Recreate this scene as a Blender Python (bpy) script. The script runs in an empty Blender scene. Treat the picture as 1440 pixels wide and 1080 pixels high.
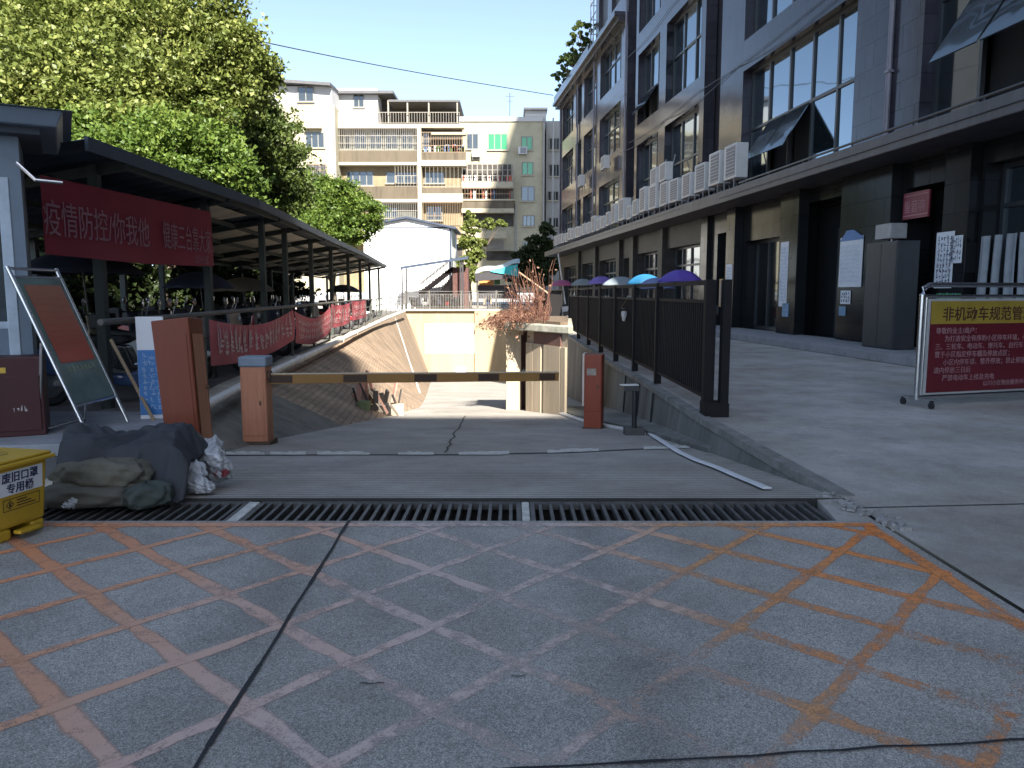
import bpy, bmesh, math, random
import numpy as np
from mathutils import Vector, Matrix
from mathutils.bvhtree import BVHTree
R = math.radians
random.seed(7); RNG = np.random.default_rng(7)
S = bpy.context.scene
COL = S.collection

# ------------------------------------------------------------ camera, sky, sun, exposure
EYE = 1.4; PITCH = R(6.76); FPX = 1080.0
cam = bpy.data.cameras.new('camera'); camo = bpy.data.objects.new('camera', cam); COL.objects.link(camo)
camo.location = (0, 0, EYE); camo.rotation_euler = (R(90) - PITCH, 0, 0)
cam.lens = 27.0; cam.sensor_width = 36.0; cam.clip_end = 2000; cam.clip_start = 0.05
S.camera = camo
SUN_EL = R(38); SUN_AZ = R(15)          # the sun stands behind the camera, a little to the right
to_sun = Vector((math.sin(SUN_AZ) * math.cos(SUN_EL), -math.cos(SUN_AZ) * math.cos(SUN_EL), math.sin(SUN_EL)))
W = bpy.data.worlds.new('World'); S.world = W; W.use_nodes = True
wn = W.node_tree.nodes; wl = W.node_tree.links
sky = wn.new('ShaderNodeTexSky'); sky.sky_type = 'NISHITA'; sky.sun_disc = False
sky.sun_elevation = SUN_EL; sky.sun_rotation = math.pi - SUN_AZ
sky.air_density = 0.45; sky.dust_density = 0.4; sky.ozone_density = 1.6
bg = wn['Background']; bg.inputs['Strength'].default_value = 0.115
hs = wn.new('ShaderNodeHueSaturation'); hs.inputs['Saturation'].default_value = 0.8; hs.inputs['Hue'].default_value = 0.488
wl.new(sky.outputs[0], hs.inputs['Color']); wl.new(hs.outputs[0], bg.inputs['Color'])
sl = bpy.data.lights.new('sun', 'SUN'); sl.energy = 5.0; sl.angle = R(0.4); sl.color = (1.0, 0.94, 0.84)
so = bpy.data.objects.new('sun', sl); COL.objects.link(so)
so.rotation_euler = to_sun.to_track_quat('Z', 'Y').to_euler()
S.view_settings.view_transform = 'Standard'; S.view_settings.look = 'None'
S.view_settings.exposure = 1.9; S.view_settings.gamma = 1.0
S.cycles.max_bounces = 6; S.cycles.transparent_max_bounces = 16

# ------------------------------------------------------------ measuring: a pixel of the photo to a point of the place
def ray(px, py):
    x = (px - 720) / FPX; y = -(py - 540) / FPX
    return np.array([x, math.cos(PITCH) + y * math.sin(PITCH), -math.sin(PITCH) + y * math.cos(PITCH)])
CAMP = np.array([0, 0, EYE])
def gp(px, py, z=0.0):
    r = ray(px, py); return Vector(CAMP + r * ((z - EYE) / r[2]))
def dp(px, py, Y):
    r = ray(px, py); return Vector(CAMP + r * (Y / r[1]))
RK = 0.10; RY0 = 5.15
def rz(y): return -RK * (y - RY0) if y > RY0 else 0.0
def rp(px, py):
    r = ray(px, py); t = (RK * RY0 - EYE) / (r[2] + RK * r[1]); return Vector(CAMP + r * t)
def lerp(pts, y):
    for (y0, x0), (y1, x1) in zip(pts, pts[1:]):
        if y <= y1 or (y1, x1) == pts[-1]:
            t = (y - y0) / (y1 - y0); return x0 + (x1 - x0) * t
# ------------------------------------------------------------ materials
MATS = {}
def nodes_of(name):
    m = bpy.data.materials.new(name); m.use_nodes = True
    nt = m.node_tree; return m, nt, nt.nodes, nt.links, nt.nodes['Principled BSDF']
def M(name, col, rough=0.6, metal=0.0, var=0.18, scale=3.0, bump=0.0, bscale=60.0, spec=0.5, dirt=0.0, coat=0.0, streak=False):
    if name in MATS: return MATS[name]
    m, nt, n, l, b = nodes_of(name)
    b.inputs['Roughness'].default_value = rough; b.inputs['Metallic'].default_value = metal
    b.inputs['Specular IOR Level'].default_value = spec; b.inputs['Coat Weight'].default_value = coat
    tc = n.new('ShaderNodeTexCoord'); no = n.new('ShaderNodeTexNoise')
    no.inputs['Scale'].default_value = scale; no.inputs['Detail'].default_value = 8; no.inputs['Roughness'].default_value = 0.65
    if streak:
        mp = n.new('ShaderNodeMapping'); mp.inputs['Scale'].default_value = (1, 1, 0.12)
        l.new(tc.outputs['Object'], mp.inputs[0]); l.new(mp.outputs[0], no.inputs['Vector'])
    else: l.new(tc.outputs['Object'], no.inputs['Vector'])
    cr = n.new('ShaderNodeValToRGB'); e = cr.color_ramp.elements
    e[0].position = 0.3; e[1].position = 0.7
    e[0].color = tuple(c * (1 - var) for c in col) + (1,); e[1].color = tuple(min(1, c * (1 + var)) for c in col) + (1,)
    l.new(no.outputs['Fac'], cr.inputs[0]); out = cr.outputs[0]
    if dirt:
        n2 = n.new('ShaderNodeTexNoise'); n2.inputs['Scale'].default_value = scale * 3.7; n2.inputs['Detail'].default_value = 10; n2.inputs['Roughness'].default_value = 0.75
        if streak: l.new(mp.outputs[0], n2.inputs['Vector'])
        else: l.new(tc.outputs['Object'], n2.inputs['Vector'])
        c2 = n.new('ShaderNodeValToRGB'); c2.color_ramp.elements[0].position = 0.5; c2.color_ramp.elements[1].position = 0.75
        mx = n.new('ShaderNodeMix'); mx.data_type = 'RGBA'; mx.blend_type = 'MULTIPLY'
        mu = n.new('ShaderNodeMath'); mu.operation = 'MULTIPLY'; mu.inputs[1].default_value = dirt
        l.new(n2.outputs['Fac'], c2.inputs[0]); l.new(c2.outputs[0], mu.inputs[0]); l.new(mu.outputs[0], mx.inputs[0])
        l.new(out, mx.inputs[6]); mx.inputs[7].default_value = (0.35, 0.32, 0.27, 1); out = mx.outputs[2]
    l.new(out, b.inputs['Base Color'])
    if bump:
        n3 = n.new('ShaderNodeTexNoise'); n3.inputs['Scale'].default_value = bscale; n3.inputs['Detail'].default_value = 6
        l.new(tc.outputs['Object'], n3.inputs['Vector'])
        bu = n.new('ShaderNodeBump'); bu.inputs['Strength'].default_value = bump; bu.inputs['Distance'].default_value = 0.01
        l.new(n3.outputs['Fac'], bu.inputs['Height']); l.new(bu.outputs[0], b.inputs['Normal'])
    MATS[name] = m; return m
def mat_ground(name, col, speck=0.5, stain=0.35, groove=0.0, rough=0.85, tint=(0.55, 0.5, 0.42), tracks=False):
    m, nt, n, l, b = nodes_of(name); b.inputs['Roughness'].default_value = rough; b.inputs['Specular IOR Level'].default_value = 0.3
    tc = n.new('ShaderNodeTexCoord')
    def noise(sc, det=6, ro=0.6):
        t = n.new('ShaderNodeTexNoise'); t.inputs['Scale'].default_value = sc; t.inputs['Detail'].default_value = det; t.inputs['Roughness'].default_value = ro
        l.new(tc.outputs['Object'], t.inputs['Vector']); return t.outputs['Fac']
    def ramp(v, p0, p1, c0, c1):
        r = n.new('ShaderNodeValToRGB'); r.color_ramp.elements[0].position = p0; r.color_ramp.elements[1].position = p1
        r.color_ramp.elements[0].color = c0; r.color_ramp.elements[1].color = c1; l.new(v, r.inputs[0]); return r.outputs[0]
    def mul(a, c, f=1.0):
        x = n.new('ShaderNodeMix'); x.data_type = 'RGBA'; x.blend_type = 'MULTIPLY'; x.inputs[0].default_value = f
        l.new(a, x.inputs[6]); l.new(c, x.inputs[7]); return x.outputs[2]
    g = lambda v: (v, v, v, 1)
    base = ramp(noise(0.9, 8, 0.7), 0.3, 0.7, tuple(c * 0.78 for c in col) + (1,), tuple(c * 1.2 for c in col) + (1,))
    fine = ramp(noise(240, 3, 0.8), 0.36, 0.66, g(1 - speck), g(1 + speck))
    base = mul(base, fine)
    vo = n.new('ShaderNodeTexVoronoi'); vo.inputs['Scale'].default_value = 170; l.new(tc.outputs['Object'], vo.inputs['Vector'])
    bw = n.new('ShaderNodeRGBToBW'); l.new(vo.outputs['Color'], bw.inputs[0])
    base = mul(base, ramp(bw.outputs[0], 0.2, 0.85, g(1 - speck * 0.6), g(1 + speck * 0.6)))
    base = mul(base, ramp(noise(0.35, 10, 0.75), 0.42, 0.62, tint + (1,), g(1.0)), stain)
    base = mul(base, ramp(noise(2.3, 12, 0.8), 0.35, 0.5, g(0.62), g(1.0)), stain)
    h = noise(130, 4)
    if groove:
        w = n.new('ShaderNodeTexWave'); w.wave_type = 'BANDS'; w.bands_direction = 'Y'; w.inputs['Scale'].default_value = groove
        w.inputs['Distortion'].default_value = 1.2; w.inputs['Detail'].default_value = 3; w.inputs['Detail Scale'].default_value = 0.6
        l.new(tc.outputs['Object'], w.inputs['Vector'])
        base = mul(base, ramp(w.outputs['Fac'], 0.2, 0.7, g(0.72), g(1.08)), 0.8)
        h = w.outputs['Fac']
    if tracks:      # rubbed wheel tracks and oil spots
        sx = n.new('ShaderNodeSeparateXYZ'); l.new(tc.outputs['Object'], sx.inputs[0])
        def mth(op, a, c):
            t = n.new('ShaderNodeMath'); t.operation = op
            for i, q in enumerate((a, c)):
                if isinstance(q, (int, float)): t.inputs[i].default_value = q
                elif q is not None: l.new(q, t.inputs[i])
            return t.outputs[0]
        d = mth('ABSOLUTE', mth('SUBTRACT', mth('ABSOLUTE', mth('ADD', sx.outputs['X'], 0.35), None), 0.78), None)
        d = mth('ADD', d, mth('MULTIPLY', mth('SUBTRACT', noise(3.0, 6, 0.7), 0.5), 0.35))
        base = mul(base, ramp(d, 0.02, 0.26, g(0.80), g(1.0)))
        base = mul(base, ramp(noise(1.7, 3, 0.5), 0.69, 0.76, g(1.0), g(0.62)))
    l.new(base, b.inputs['Base Color'])
    bu = n.new('ShaderNodeBump'); bu.inputs['Strength'].default_value = 0.5; bu.inputs['Distance'].default_value = 0.006
    l.new(h, bu.inputs['Height']); l.new(bu.outputs[0], b.inputs['Normal'])
    return m
def mat_panel(name, c1, c2, joint, bw, bh, rough, axes='YZ', spec=0.5, zscale=1.0, mortar=0.006, offset=0.5, coat=0.0, dirt=0.3):
    m, nt, n, l, b = nodes_of(name); b.inputs['Roughness'].default_value = rough; b.inputs['Specular IOR Level'].default_value = spec
    b.inputs['Coat Weight'].default_value = coat; b.inputs['Coat Roughness'].default_value = 0.05
    tc = n.new('ShaderNodeTexCoord'); sp = n.new('ShaderNodeSeparateXYZ'); cb = n.new('ShaderNodeCombineXYZ')
    l.new(tc.outputs['Object'], sp.inputs[0]); l.new(sp.outputs[axes[0]], cb.inputs[0])
    mz = n.new('ShaderNodeMath'); mz.operation = 'MULTIPLY'; mz.inputs[1].default_value = zscale
    l.new(sp.outputs[axes[1]], mz.inputs[0]); l.new(mz.outputs[0], cb.inputs[1])
    br = n.new('ShaderNodeTexBrick'); l.new(cb.outputs[0], br.inputs['Vector'])
    br.inputs['Color1'].default_value = c1 + (1,); br.inputs['Color2'].default_value = c2 + (1,); br.inputs['Mortar'].default_value = joint + (1,)
    br.inputs['Scale'].default_value = 1.0; br.inputs['Brick Width'].default_value = bw; br.inputs['Row Height'].default_value = bh
    br.inputs['Mortar Size'].default_value = mortar; br.inputs['Mortar Smooth'].default_value = 0.3; br.offset = offset
    no = n.new('ShaderNodeTexNoise'); no.inputs['Scale'].default_value = 1.3; no.inputs['Detail'].default_value = 10; no.inputs['Roughness'].default_value = 0.75
    mp_ = n.new('ShaderNodeMapping'); mp_.inputs['Scale'].default_value = (1, 1, .3); l.new(tc.outputs['Object'], mp_.inputs[0]); l.new(mp_.outputs[0], no.inputs['Vector'])
    cr = n.new('ShaderNodeValToRGB'); cr.color_ramp.elements[0].position = 0.35; cr.color_ramp.elements[1].position = 0.6
    v = 1 - dirt * 1.4; cr.color_ramp.elements[0].color = (v, v, v, 1); l.new(no.outputs['Fac'], cr.inputs[0])
    mx = n.new('ShaderNodeMix'); mx.data_type = 'RGBA'; mx.blend_type = 'MULTIPLY'; mx.inputs[0].default_value = 1
    l.new(br.outputs['Color'], mx.inputs[6]); l.new(cr.outputs[0], mx.inputs[7]); l.new(mx.outputs[2], b.inputs['Base Color'])
    bu = n.new('ShaderNodeBump'); bu.inputs['Strength'].default_value = 0.4; bu.inputs['Distance'].default_value = 0.01; bu.invert = True
    l.new(br.outputs['Fac'], bu.inputs['Height'])
    n4 = n.new('ShaderNodeTexNoise'); n4.inputs['Scale'].default_value = 0.7; n4.inputs['Detail'].default_value = 2
    l.new(tc.outputs['Object'], n4.inputs['Vector'])
    b2 = n.new('ShaderNodeBump'); b2.inputs['Strength'].default_value = 0.06; b2.inputs['Distance'].default_value = 0.1
    l.new(n4.outputs['Fac'], b2.inputs['Height']); l.new(bu.outputs[0], b2.inputs['Normal']); l.new(b2.outputs[0], b.inputs['Normal'])
    MATS[name] = m; return m
def mat_glass(name, col=(0.02, 0.03, 0.035), refl=0.45, wob=0.05, rough=0.03):
    m, nt, n, l, b = nodes_of(name); b.inputs['Base Color'].default_value = col + (1,); b.inputs['Roughness'].default_value = 0.1
    g = n.new('ShaderNodeBsdfGlossy'); g.inputs['Roughness'].default_value = rough; g.inputs['Color'].default_value = (0.32, 0.38, 0.43, 1)
    tc = n.new('ShaderNodeTexCoord'); no = n.new('ShaderNodeTexNoise'); no.inputs['Scale'].default_value = 0.9; no.inputs['Detail'].default_value = 1
    l.new(tc.outputs['Object'], no.inputs['Vector'])
    bu = n.new('ShaderNodeBump'); bu.inputs['Strength'].default_value = wob; bu.inputs['Distance'].default_value = 0.2
    l.new(no.outputs['Fac'], bu.inputs['Height']); l.new(bu.outputs[0], g.inputs['Normal'])
    x = n.new('ShaderNodeMixShader'); x.inputs[0].default_value = refl
    l.new(b.outputs[0], x.inputs[1]); l.new(g.outputs[0], x.inputs[2]); l.new(x.outputs[0], n['Material Output'].inputs[0])
    MATS[name] = m; return m
def mat_leaf(name, c_dark, c_mid, c_light, trans=0.35):
    m, nt, n, l, b = nodes_of(name); b.inputs['Roughness'].default_value = 0.5; b.inputs['Specular IOR Level'].default_value = 0.35
    ge = n.new('ShaderNodeNewGeometry'); tc = n.new('ShaderNodeTexCoord')
    no = n.new('ShaderNodeTexNoise'); no.inputs['Scale'].default_value = 0.9; no.inputs['Detail'].default_value = 5
    l.new(tc.outputs['Object'], no.inputs['Vector'])
    ad = n.new('ShaderNodeMath'); ad.operation = 'MULTIPLY_ADD'; ad.inputs[1].default_value = 0.36; l.new(ge.outputs['Random Per Island'], ad.inputs[0])
    sb = n.new('ShaderNodeMath'); sb.operation = 'MULTIPLY'; sb.inputs[1].default_value = 0.9; l.new(no.outputs['Fac'], sb.inputs[0]); l.new(sb.outputs[0], ad.inputs[2])
    cr = n.new('ShaderNodeValToRGB'); e = cr.color_ramp.elements; e[0].position = 0.28; e[1].position = 0.92
    e[0].color = c_dark + (1,); e[1].color = c_light + (1,); k = e.new(0.6); k.color = c_mid + (1,)
    l.new(ad.outputs[0], cr.inputs[0]); l.new(cr.outputs[0], b.inputs['Base Color'])
    t = n.new('ShaderNodeBsdfTranslucent'); l.new(cr.outputs[0], t.inputs['Color'])
    x = n.new('ShaderNodeMixShader'); x.inputs[0].default_value = trans
    l.new(b.outputs[0], x.inputs[1]); l.new(t.outputs[0], x.inputs[2]); l.new(x.outputs[0], n['Material Output'].inputs[0])
    MATS[name] = m; return m
# ------------------------------------------------------------ mesh building
class MB:
    def __init__(s): s.v = []; s.f = []
    def poly(s, *p):
        i = len(s.v); s.v += [tuple(q) for q in p]; s.f.append(tuple(range(i, i + len(p)))); return s
    def hexa(s, p):      # 8 points: bottom ring then top ring
        i = len(s.v); s.v += [tuple(q) for q in p]
        for a in ((3, 2, 1, 0), (4, 5, 6, 7), (0, 1, 5, 4), (1, 2, 6, 5), (2, 3, 7, 6), (3, 0, 4, 7)): s.f.append(tuple(i + k for k in a))
        return s
    def box(s, x0, x1, y0, y1, z0, z1):
        return s.hexa([(x0, y0, z0), (x1, y0, z0), (x1, y1, z0), (x0, y1, z0), (x0, y0, z1), (x1, y0, z1), (x1, y1, z1), (x0, y1, z1)])
    def obox(s, c, sz, rot=0.0, mat=None):
        m = mat or Matrix.Rotation(rot, 3, 'Z'); c = Vector(c); hx, hy, hz = (k / 2 for k in sz)
        return s.hexa([c + m @ Vector(q) for q in ((-hx, -hy, -hz), (hx, -hy, -hz), (hx, hy, -hz), (-hx, hy, -hz), (-hx, -hy, hz), (hx, -hy, hz), (hx, hy, hz), (-hx, hy, hz))])
    def bar(s, p, q, w, h=None, up=(0, 0, 1)):
        p = Vector(p); q = Vector(q); h = h or w; d = (q - p).normalized(); u = Vector(up)
        if abs(d.dot(u)) > 0.98: u = Vector((0, 1, 0))
        a = d.cross(u).normalized() * (w / 2); b = a.cross(d).normalized() * (h / 2)
        return s.hexa([p - a - b, p + a - b, p + a + b, p - a + b, q - a - b, q + a - b, q + a + b, q - a + b])
    def tube(s, pts, r, n=8, cap=True, flat=None):
        pts = [Vector(p) for p in pts]; rings = []
        for k, p in enumerate(pts):
            d = (pts[min(k + 1, len(pts) - 1)] - pts[max(k - 1, 0)]).normalized()
            u = Vector((0, 0, 1)) if abs(d.z) < 0.9 else Vector((1, 0, 0))
            a = d.cross(u).normalized(); b = a.cross(d).normalized(); rr = r[k] if isinstance(r, (list, tuple)) else r
            i = len(s.v); rings.append(i)
            for j in range(n):
                t = 2 * math.pi * j / n; s.v.append(tuple(p + a * (rr * math.cos(t)) + b * (rr * (flat or 1) * math.sin(t))))
        for i0, i1 in zip(rings, rings[1:]):
            for j in range(n): s.f.append((i0 + j, i0 + (j + 1) % n, i1 + (j + 1) % n, i1 + j))
        if cap:
            s.f.append(tuple(rings[0] + j for j in reversed(range(n)))); s.f.append(tuple(rings[-1] + j for j in range(n)))
        return s
    def lathe(s, prof, c=(0, 0, 0), n=20, axis='Z'):
        c = Vector(c); rings = []
        for r, h in prof:
            rings.append(len(s.v))
            for j in range(n):
                t = 2 * math.pi * j / n; a, b = r * math.cos(t), r * math.sin(t)
                s.v.append(tuple(c + Vector({'Z': (a, b, h), 'X': (h, a, b), 'Y': (a, h, b)}[axis])))
        for i0, i1 in zip(rings, rings[1:]):
            for j in range(n): s.f.append((i0 + j, i0 + (j + 1) % n, i1 + (j + 1) % n, i1 + j))
        return s
    def grid(s, fn, nu, nv):
        i = len(s.v)
        for a in range(nu + 1):
            for b in range(nv + 1): s.v.append(tuple(fn(a / nu, b / nv)))
        for a in range(nu):
            for b in range(nv):
                k = i + a * (nv + 1) + b; s.f.append((k, k + nv + 1, k + nv + 2, k + 1))
        return s
    def prism(s, poly, h0, h1, plane='XY'):
        def P(q, h): return {'XY': (q[0], q[1], h), 'XZ': (q[0], h, q[1]), 'YZ': (h, q[0], q[1])}[plane]
        n = len(poly); i = len(s.v); s.v += [P(q, h0) for q in poly] + [P(q, h1) for q in poly]
        s.f.append(tuple(i + k for k in reversed(range(n)))); s.f.append(tuple(i + n + k for k in range(n)))
        for k in range(n): s.f.append((i + k, i + (k + 1) % n, i + n + (k + 1) % n, i + n + k))
        return s
    def build(s, name, mat, parent=None, smooth=False, bevel=0.0, world=False, solid=0.0):
        me = bpy.data.meshes.new(name)
        v = s.v
        if world and parent:
            p = parent
            while p.parent: p = p.parent
            inv = (Matrix.Translation(p.location) @ p.rotation_euler.to_matrix().to_4x4()).inverted()
            v = [inv @ Vector(q) for q in v]
        me.from_pydata(v, [], s.f); me.update()
        bm = bmesh.new(); bm.from_mesh(me)
        if len(bm.faces) < 30000: bmesh.ops.recalc_face_normals(bm, faces=bm.faces)
        bm.to_mesh(me); bm.free()
        o = bpy.data.objects.new(name, me); COL.objects.link(o); me.materials.append(mat)
        if parent: o.parent = parent
        if smooth:
            me.shade_smooth()
            try: me.set_sharp_from_angle(angle=R(42))
            except Exception: pass
        if solid:
            d = o.modifiers.new('solid', 'SOLIDIFY'); d.thickness = solid; d.offset = 0
        if bevel:
            d = o.modifiers.new('bevel', 'BEVEL'); d.width = bevel; d.segments = 2; d.limit_method = 'ANGLE'; d.angle_limit = R(40); d.harden_normals = False
        return o
def tag(o, label, cat, group=None):
    o['label'] = label; o['category'] = cat
    if group: o['group'] = group
    return o
def thing(name, label, cat, loc=(0, 0, 0), rotz=0.0, group=None):
    o = bpy.data.objects.new(name, None); COL.objects.link(o); o.empty_display_size = 0.2
    o.location = loc; o.rotation_euler = (0, 0, rotz); return tag(o, label, cat, group)
def struct(o): o['kind'] = 'structure'; return o
def dup(o, parent=None):
    c = o.copy(); COL.objects.link(c)
    if parent: c.parent = parent
    for ch in list(o.children): dup(ch, c)
    return c
def glyph_text(txt, size, mat, parent, M4, name='lettering', sx=1.0, align='LEFT', bold=0.0, depth=0.001):
    cu = bpy.data.curves.new('t', 'FONT'); cu.body = txt; cu.size = size; cu.align_x = align; cu.extrude = depth; cu.offset = bold; cu.resolution_u = 2
    to = bpy.data.objects.new('t', cu); COL.objects.link(to)
    dg = bpy.context.evaluated_depsgraph_get(); dg.update()
    me = bpy.data.meshes.new_from_object(to.evaluated_get(dg)); bpy.data.objects.remove(to); bpy.data.curves.remove(cu)
    me.transform(M4 @ Matrix.Diagonal((sx, 1, 1, 1))); me.materials.clear(); me.materials.append(mat)
    me.name = name; o = bpy.data.objects.new(name, me); COL.objects.link(o); o.parent = parent; return o
def plane_m(o, ux, uy):      # matrix whose x runs along ux, y along uy
    ux = Vector(ux).normalized(); uy = Vector(uy).normalized(); uz = ux.cross(uy)
    m = Matrix((ux, uy, uz)).transposed().to_4x4(); m.translation = Vector(o); return m
def scrawl(mb, fn, cols, rows, seed, sw=0.10, ns=(4, 7)):    # rows of strokes too small to read, laid on the surface fn(u, v) -> point
    rg = random.Random(seed)
    for r in range(rows):
        for c in range(cols):
            for k in range(rg.randint(*ns)):
                u = c + 0.12 + rg.random() * 0.5; v = r + 0.12 + rg.random() * 0.6
                if rg.random() < 0.5: du, dv = 0.25 + rg.random() * 0.3, sw
                else: du, dv = sw, 0.25 + rg.random() * 0.4
                q = [fn(a / cols, b / rows) for a, b in ((u, v), (u + du, v), (u + du, v + dv), (u, v + dv))]
                mb.poly(*q)
    return mb
# ============================================================ THE SETTING: ground, ramp, walls
LT = [(5.15, -3.05), (7, -3.55), (9.7, -3.91), (11.8, -4.13), (16.1, -4.5), (23, -5.13), (31.8, -5.87), (43.6, -7.05), (61, -8.45)]
LB = [(5.15, -3.0), (6.9, -2.95), (9.0, -3.05), (10.2, -2.85), (13.1, -2.45), (14.7, -2.25), (17.8, -2.1), (23.7, -2.66), (47.75, -5.12), (61, -6.4)]
RT = [(5.15, 2.28), (8.5, 2.14), (12.5, 2.1), (16.3, 1.97), (26, 1.87), (61, 1.6)]
RB = [(5.15, 2.25), (8.5, 2.08), (12.5, 2.03), (16.3, 1.9), (26, 1.8), (61, 1.53)]
FARY = 61.0
m_fore = mat_ground('speckled_concrete', (0.385, 0.37, 0.35), 0.55, 0.4, tracks=True)
m_terr = mat_ground('terrace_concrete', (0.45, 0.43, 0.41), 0.22, 0.6)
m_ramp = mat_ground('ramp_concrete', (0.39, 0.37, 0.345), 0.2, 0.45, groove=3.2)
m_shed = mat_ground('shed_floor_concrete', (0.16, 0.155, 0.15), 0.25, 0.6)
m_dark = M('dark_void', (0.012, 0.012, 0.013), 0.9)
m_joint = M('joint_tar', (0.018, 0.018, 0.02), 0.8)
mb = MB(); mb.poly((-300, -300, 0), (2.25, -300, 0), (2.25, 4.62, 0), (-300, 4.62, 0)); struct(mb.build('ground', m_fore))
mb = MB(); mb.poly((2.28, -300, 0), (300, -300, 0), (300, 5.15, 0), (2.28, 5.15, 0))
ys = [y for y, _ in RT]
for a, b in zip(ys, ys[1:]): mb.poly((lerp(RT, a), a, 0), (300, a, 0), (300, b, 0), (lerp(RT, b), b, 0))
struct(mb.build('pavement', m_terr))
mb = MB(); mb.box(2.25, 2.28, -40, 5.15, -0.3, -0.012); struct(mb.build('road_marking', m_joint))
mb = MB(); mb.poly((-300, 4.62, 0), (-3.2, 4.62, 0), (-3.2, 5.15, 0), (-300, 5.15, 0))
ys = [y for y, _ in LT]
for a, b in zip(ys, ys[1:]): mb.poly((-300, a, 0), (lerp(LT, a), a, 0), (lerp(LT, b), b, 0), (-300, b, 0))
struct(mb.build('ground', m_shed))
mb = MB(); mb.poly((-300, FARY, 0), (300, FARY, 0), (300, 900, 0), (-300, 900, 0)); struct(mb.build('ground', m_terr))
mb = MB(); YS = [5.15 + 0.5 * k for k in range(20)] + [15.2 + 2 * k for k in range(23)] + [FARY]
for a, b in zip(YS, YS[1:]): mb.poly((lerp(LB, a) - 0.1, a, rz(a)), (lerp(RB, a) + 0.1, a, rz(a)), (lerp(RB, b) + 0.1, b, rz(b)), (lerp(LB, b) - 0.1, b, rz(b)))
struct(mb.build('road', m_ramp))
mb = MB(); mb.poly((-3.2, 4.62, -0.3), (2.28, 4.62, -0.3), (2.28, 5.15, -0.3), (-3.2, 5.15, -0.3))
mb.poly((-3.2, 4.62, -0.3), (-3.2, 4.62, 0), (2.28, 4.62, 0), (2.28, 4.62, -0.3)); mb.poly((-3.2, 5.15, -0.3), (-3.2, 5.15, 0), (2.28, 5.15, 0), (2.28, 5.15, -0.3))
mb.poly((-3.2, 4.62, -0.3), (-3.2, 4.62, 0), (-3.2, 5.15, 0), (-3.2, 5.15, -0.3)); mb.poly((2.28, 4.62, -0.3), (2.28, 4.62, 0), (2.28, 5.15, 0), (2.28, 5.15, -0.3))
struct(mb.build('ground', M('trench_mud', (0.03, 0.028, 0.025), 0.9)))
# fillet of concrete at the right end of the drain
mb = MB(); mb.hexa([(2.02, 4.62, -0.3), (2.25, 4.62, -0.3), (2.27, 5.15, -0.3), (2.1, 5.15, -0.3), (2.02, 4.62, -0.01), (2.25, 4.62, -0.004), (2.27, 5.15, -0.004), (2.1, 5.15, -0.012)])
struct(mb.build('kerb', m_terr))
# joints between slabs
mb = MB()
def strip(p, q, w, z):
    p = Vector(p); q = Vector(q); d = (q - p).normalized(); n = Vector((-d.y, d.x)) * (w / 2)
    mb.poly((p.x - n.x, p.y - n.y, z), (q.x - n.x, q.y - n.y, z), (q.x + n.x, q.y + n.y, z), (p.x + n.x, p.y + n.y, z))
def wobbly(p, q, w, z, n=26, amp=0.004, seed=1):
    rg = random.Random(seed); p = Vector(p); q = Vector(q); d = (q - p).normalized(); nn = Vector((-d.y, d.x)); prev = p
    for k in range(1, n + 1):
        c = p.lerp(q, k / n) + nn * rg.uniform(-amp, amp); strip(prev, c, w * rg.uniform(0.8, 1.25), z); prev = c
wobbly((-1.005, 4.62), (-0.72, -6), 0.016, 0.006, 40)
wobbly((-6, 1.55), (2.25, 2.33), 0.012, 0.006, 60, 0.006, 4)
wobbly((-0.55, 2.62), (-0.46, 2.62), 0.006, 0.006, 5, 0.004, 9); wobbly((0.0, 2.67), (0.05, 2.675), 0.006, 0.006, 5, 0.003, 8)
wobbly((2.28, 4.9), (60, 9.5), 0.012, 0.004, 80, 0.01, 5)
struct(mb.build('road_marking', m_joint))
mb = MB()      # crack and cement strip across the ramp
rg = random.Random(3); prev = rp(655, 585)
for k in range(1, 15):
    t = k / 14; c = rp(655 - 30 * t + rg.uniform(-3, 3), 585 + 52 * t)
    mb.poly(prev + Vector((-.012, 0, .006)), prev + Vector((.012, 0, .006)), c + Vector((.012, 0, .006)), c + Vector((-.012, 0, .006))); prev = c
pl = [rp(300, 641), rp(480, 640), rp(640, 640), rp(800, 637), rp(940, 630)]
for a, b in zip(pl, pl[1:]): mb.poly(a + Vector((0, -.03, .006)), b + Vector((0, -.03, .006)), b + Vector((0, .02, .006)), a + Vector((0, .02, .006)))
struct(mb.build('road_marking', m_joint))
mb = MB()
for x0, x1 in ((318, 372), (380, 430), (446, 520), (560, 610), (645, 716), (770, 842), (905, 970)):
    n = 8
    for k in range(n):
        a = x0 + (x1 - x0) * k / n; b = x0 + (x1 - x0) * (k + 1) / n
        ya = 639.5 - max(0, a - 700) * 0.036; yb = 639.5 - max(0, b - 700) * 0.036; h = rg.uniform(2.0, 4.2)
        mb.poly(rp(a, ya + 1) + Vector((0, 0, .009)), rp(b, yb + 1) + Vector((0, 0, .009)), rp(b, yb - h) + Vector((0, 0, .009)), rp(a, ya - h) + Vector((0, 0, .009)))
struct(mb.build('road_marking', M('pale_cement', (0.5, 0.49, 0.45), 0.9, var=0.3, scale=12)))
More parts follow.
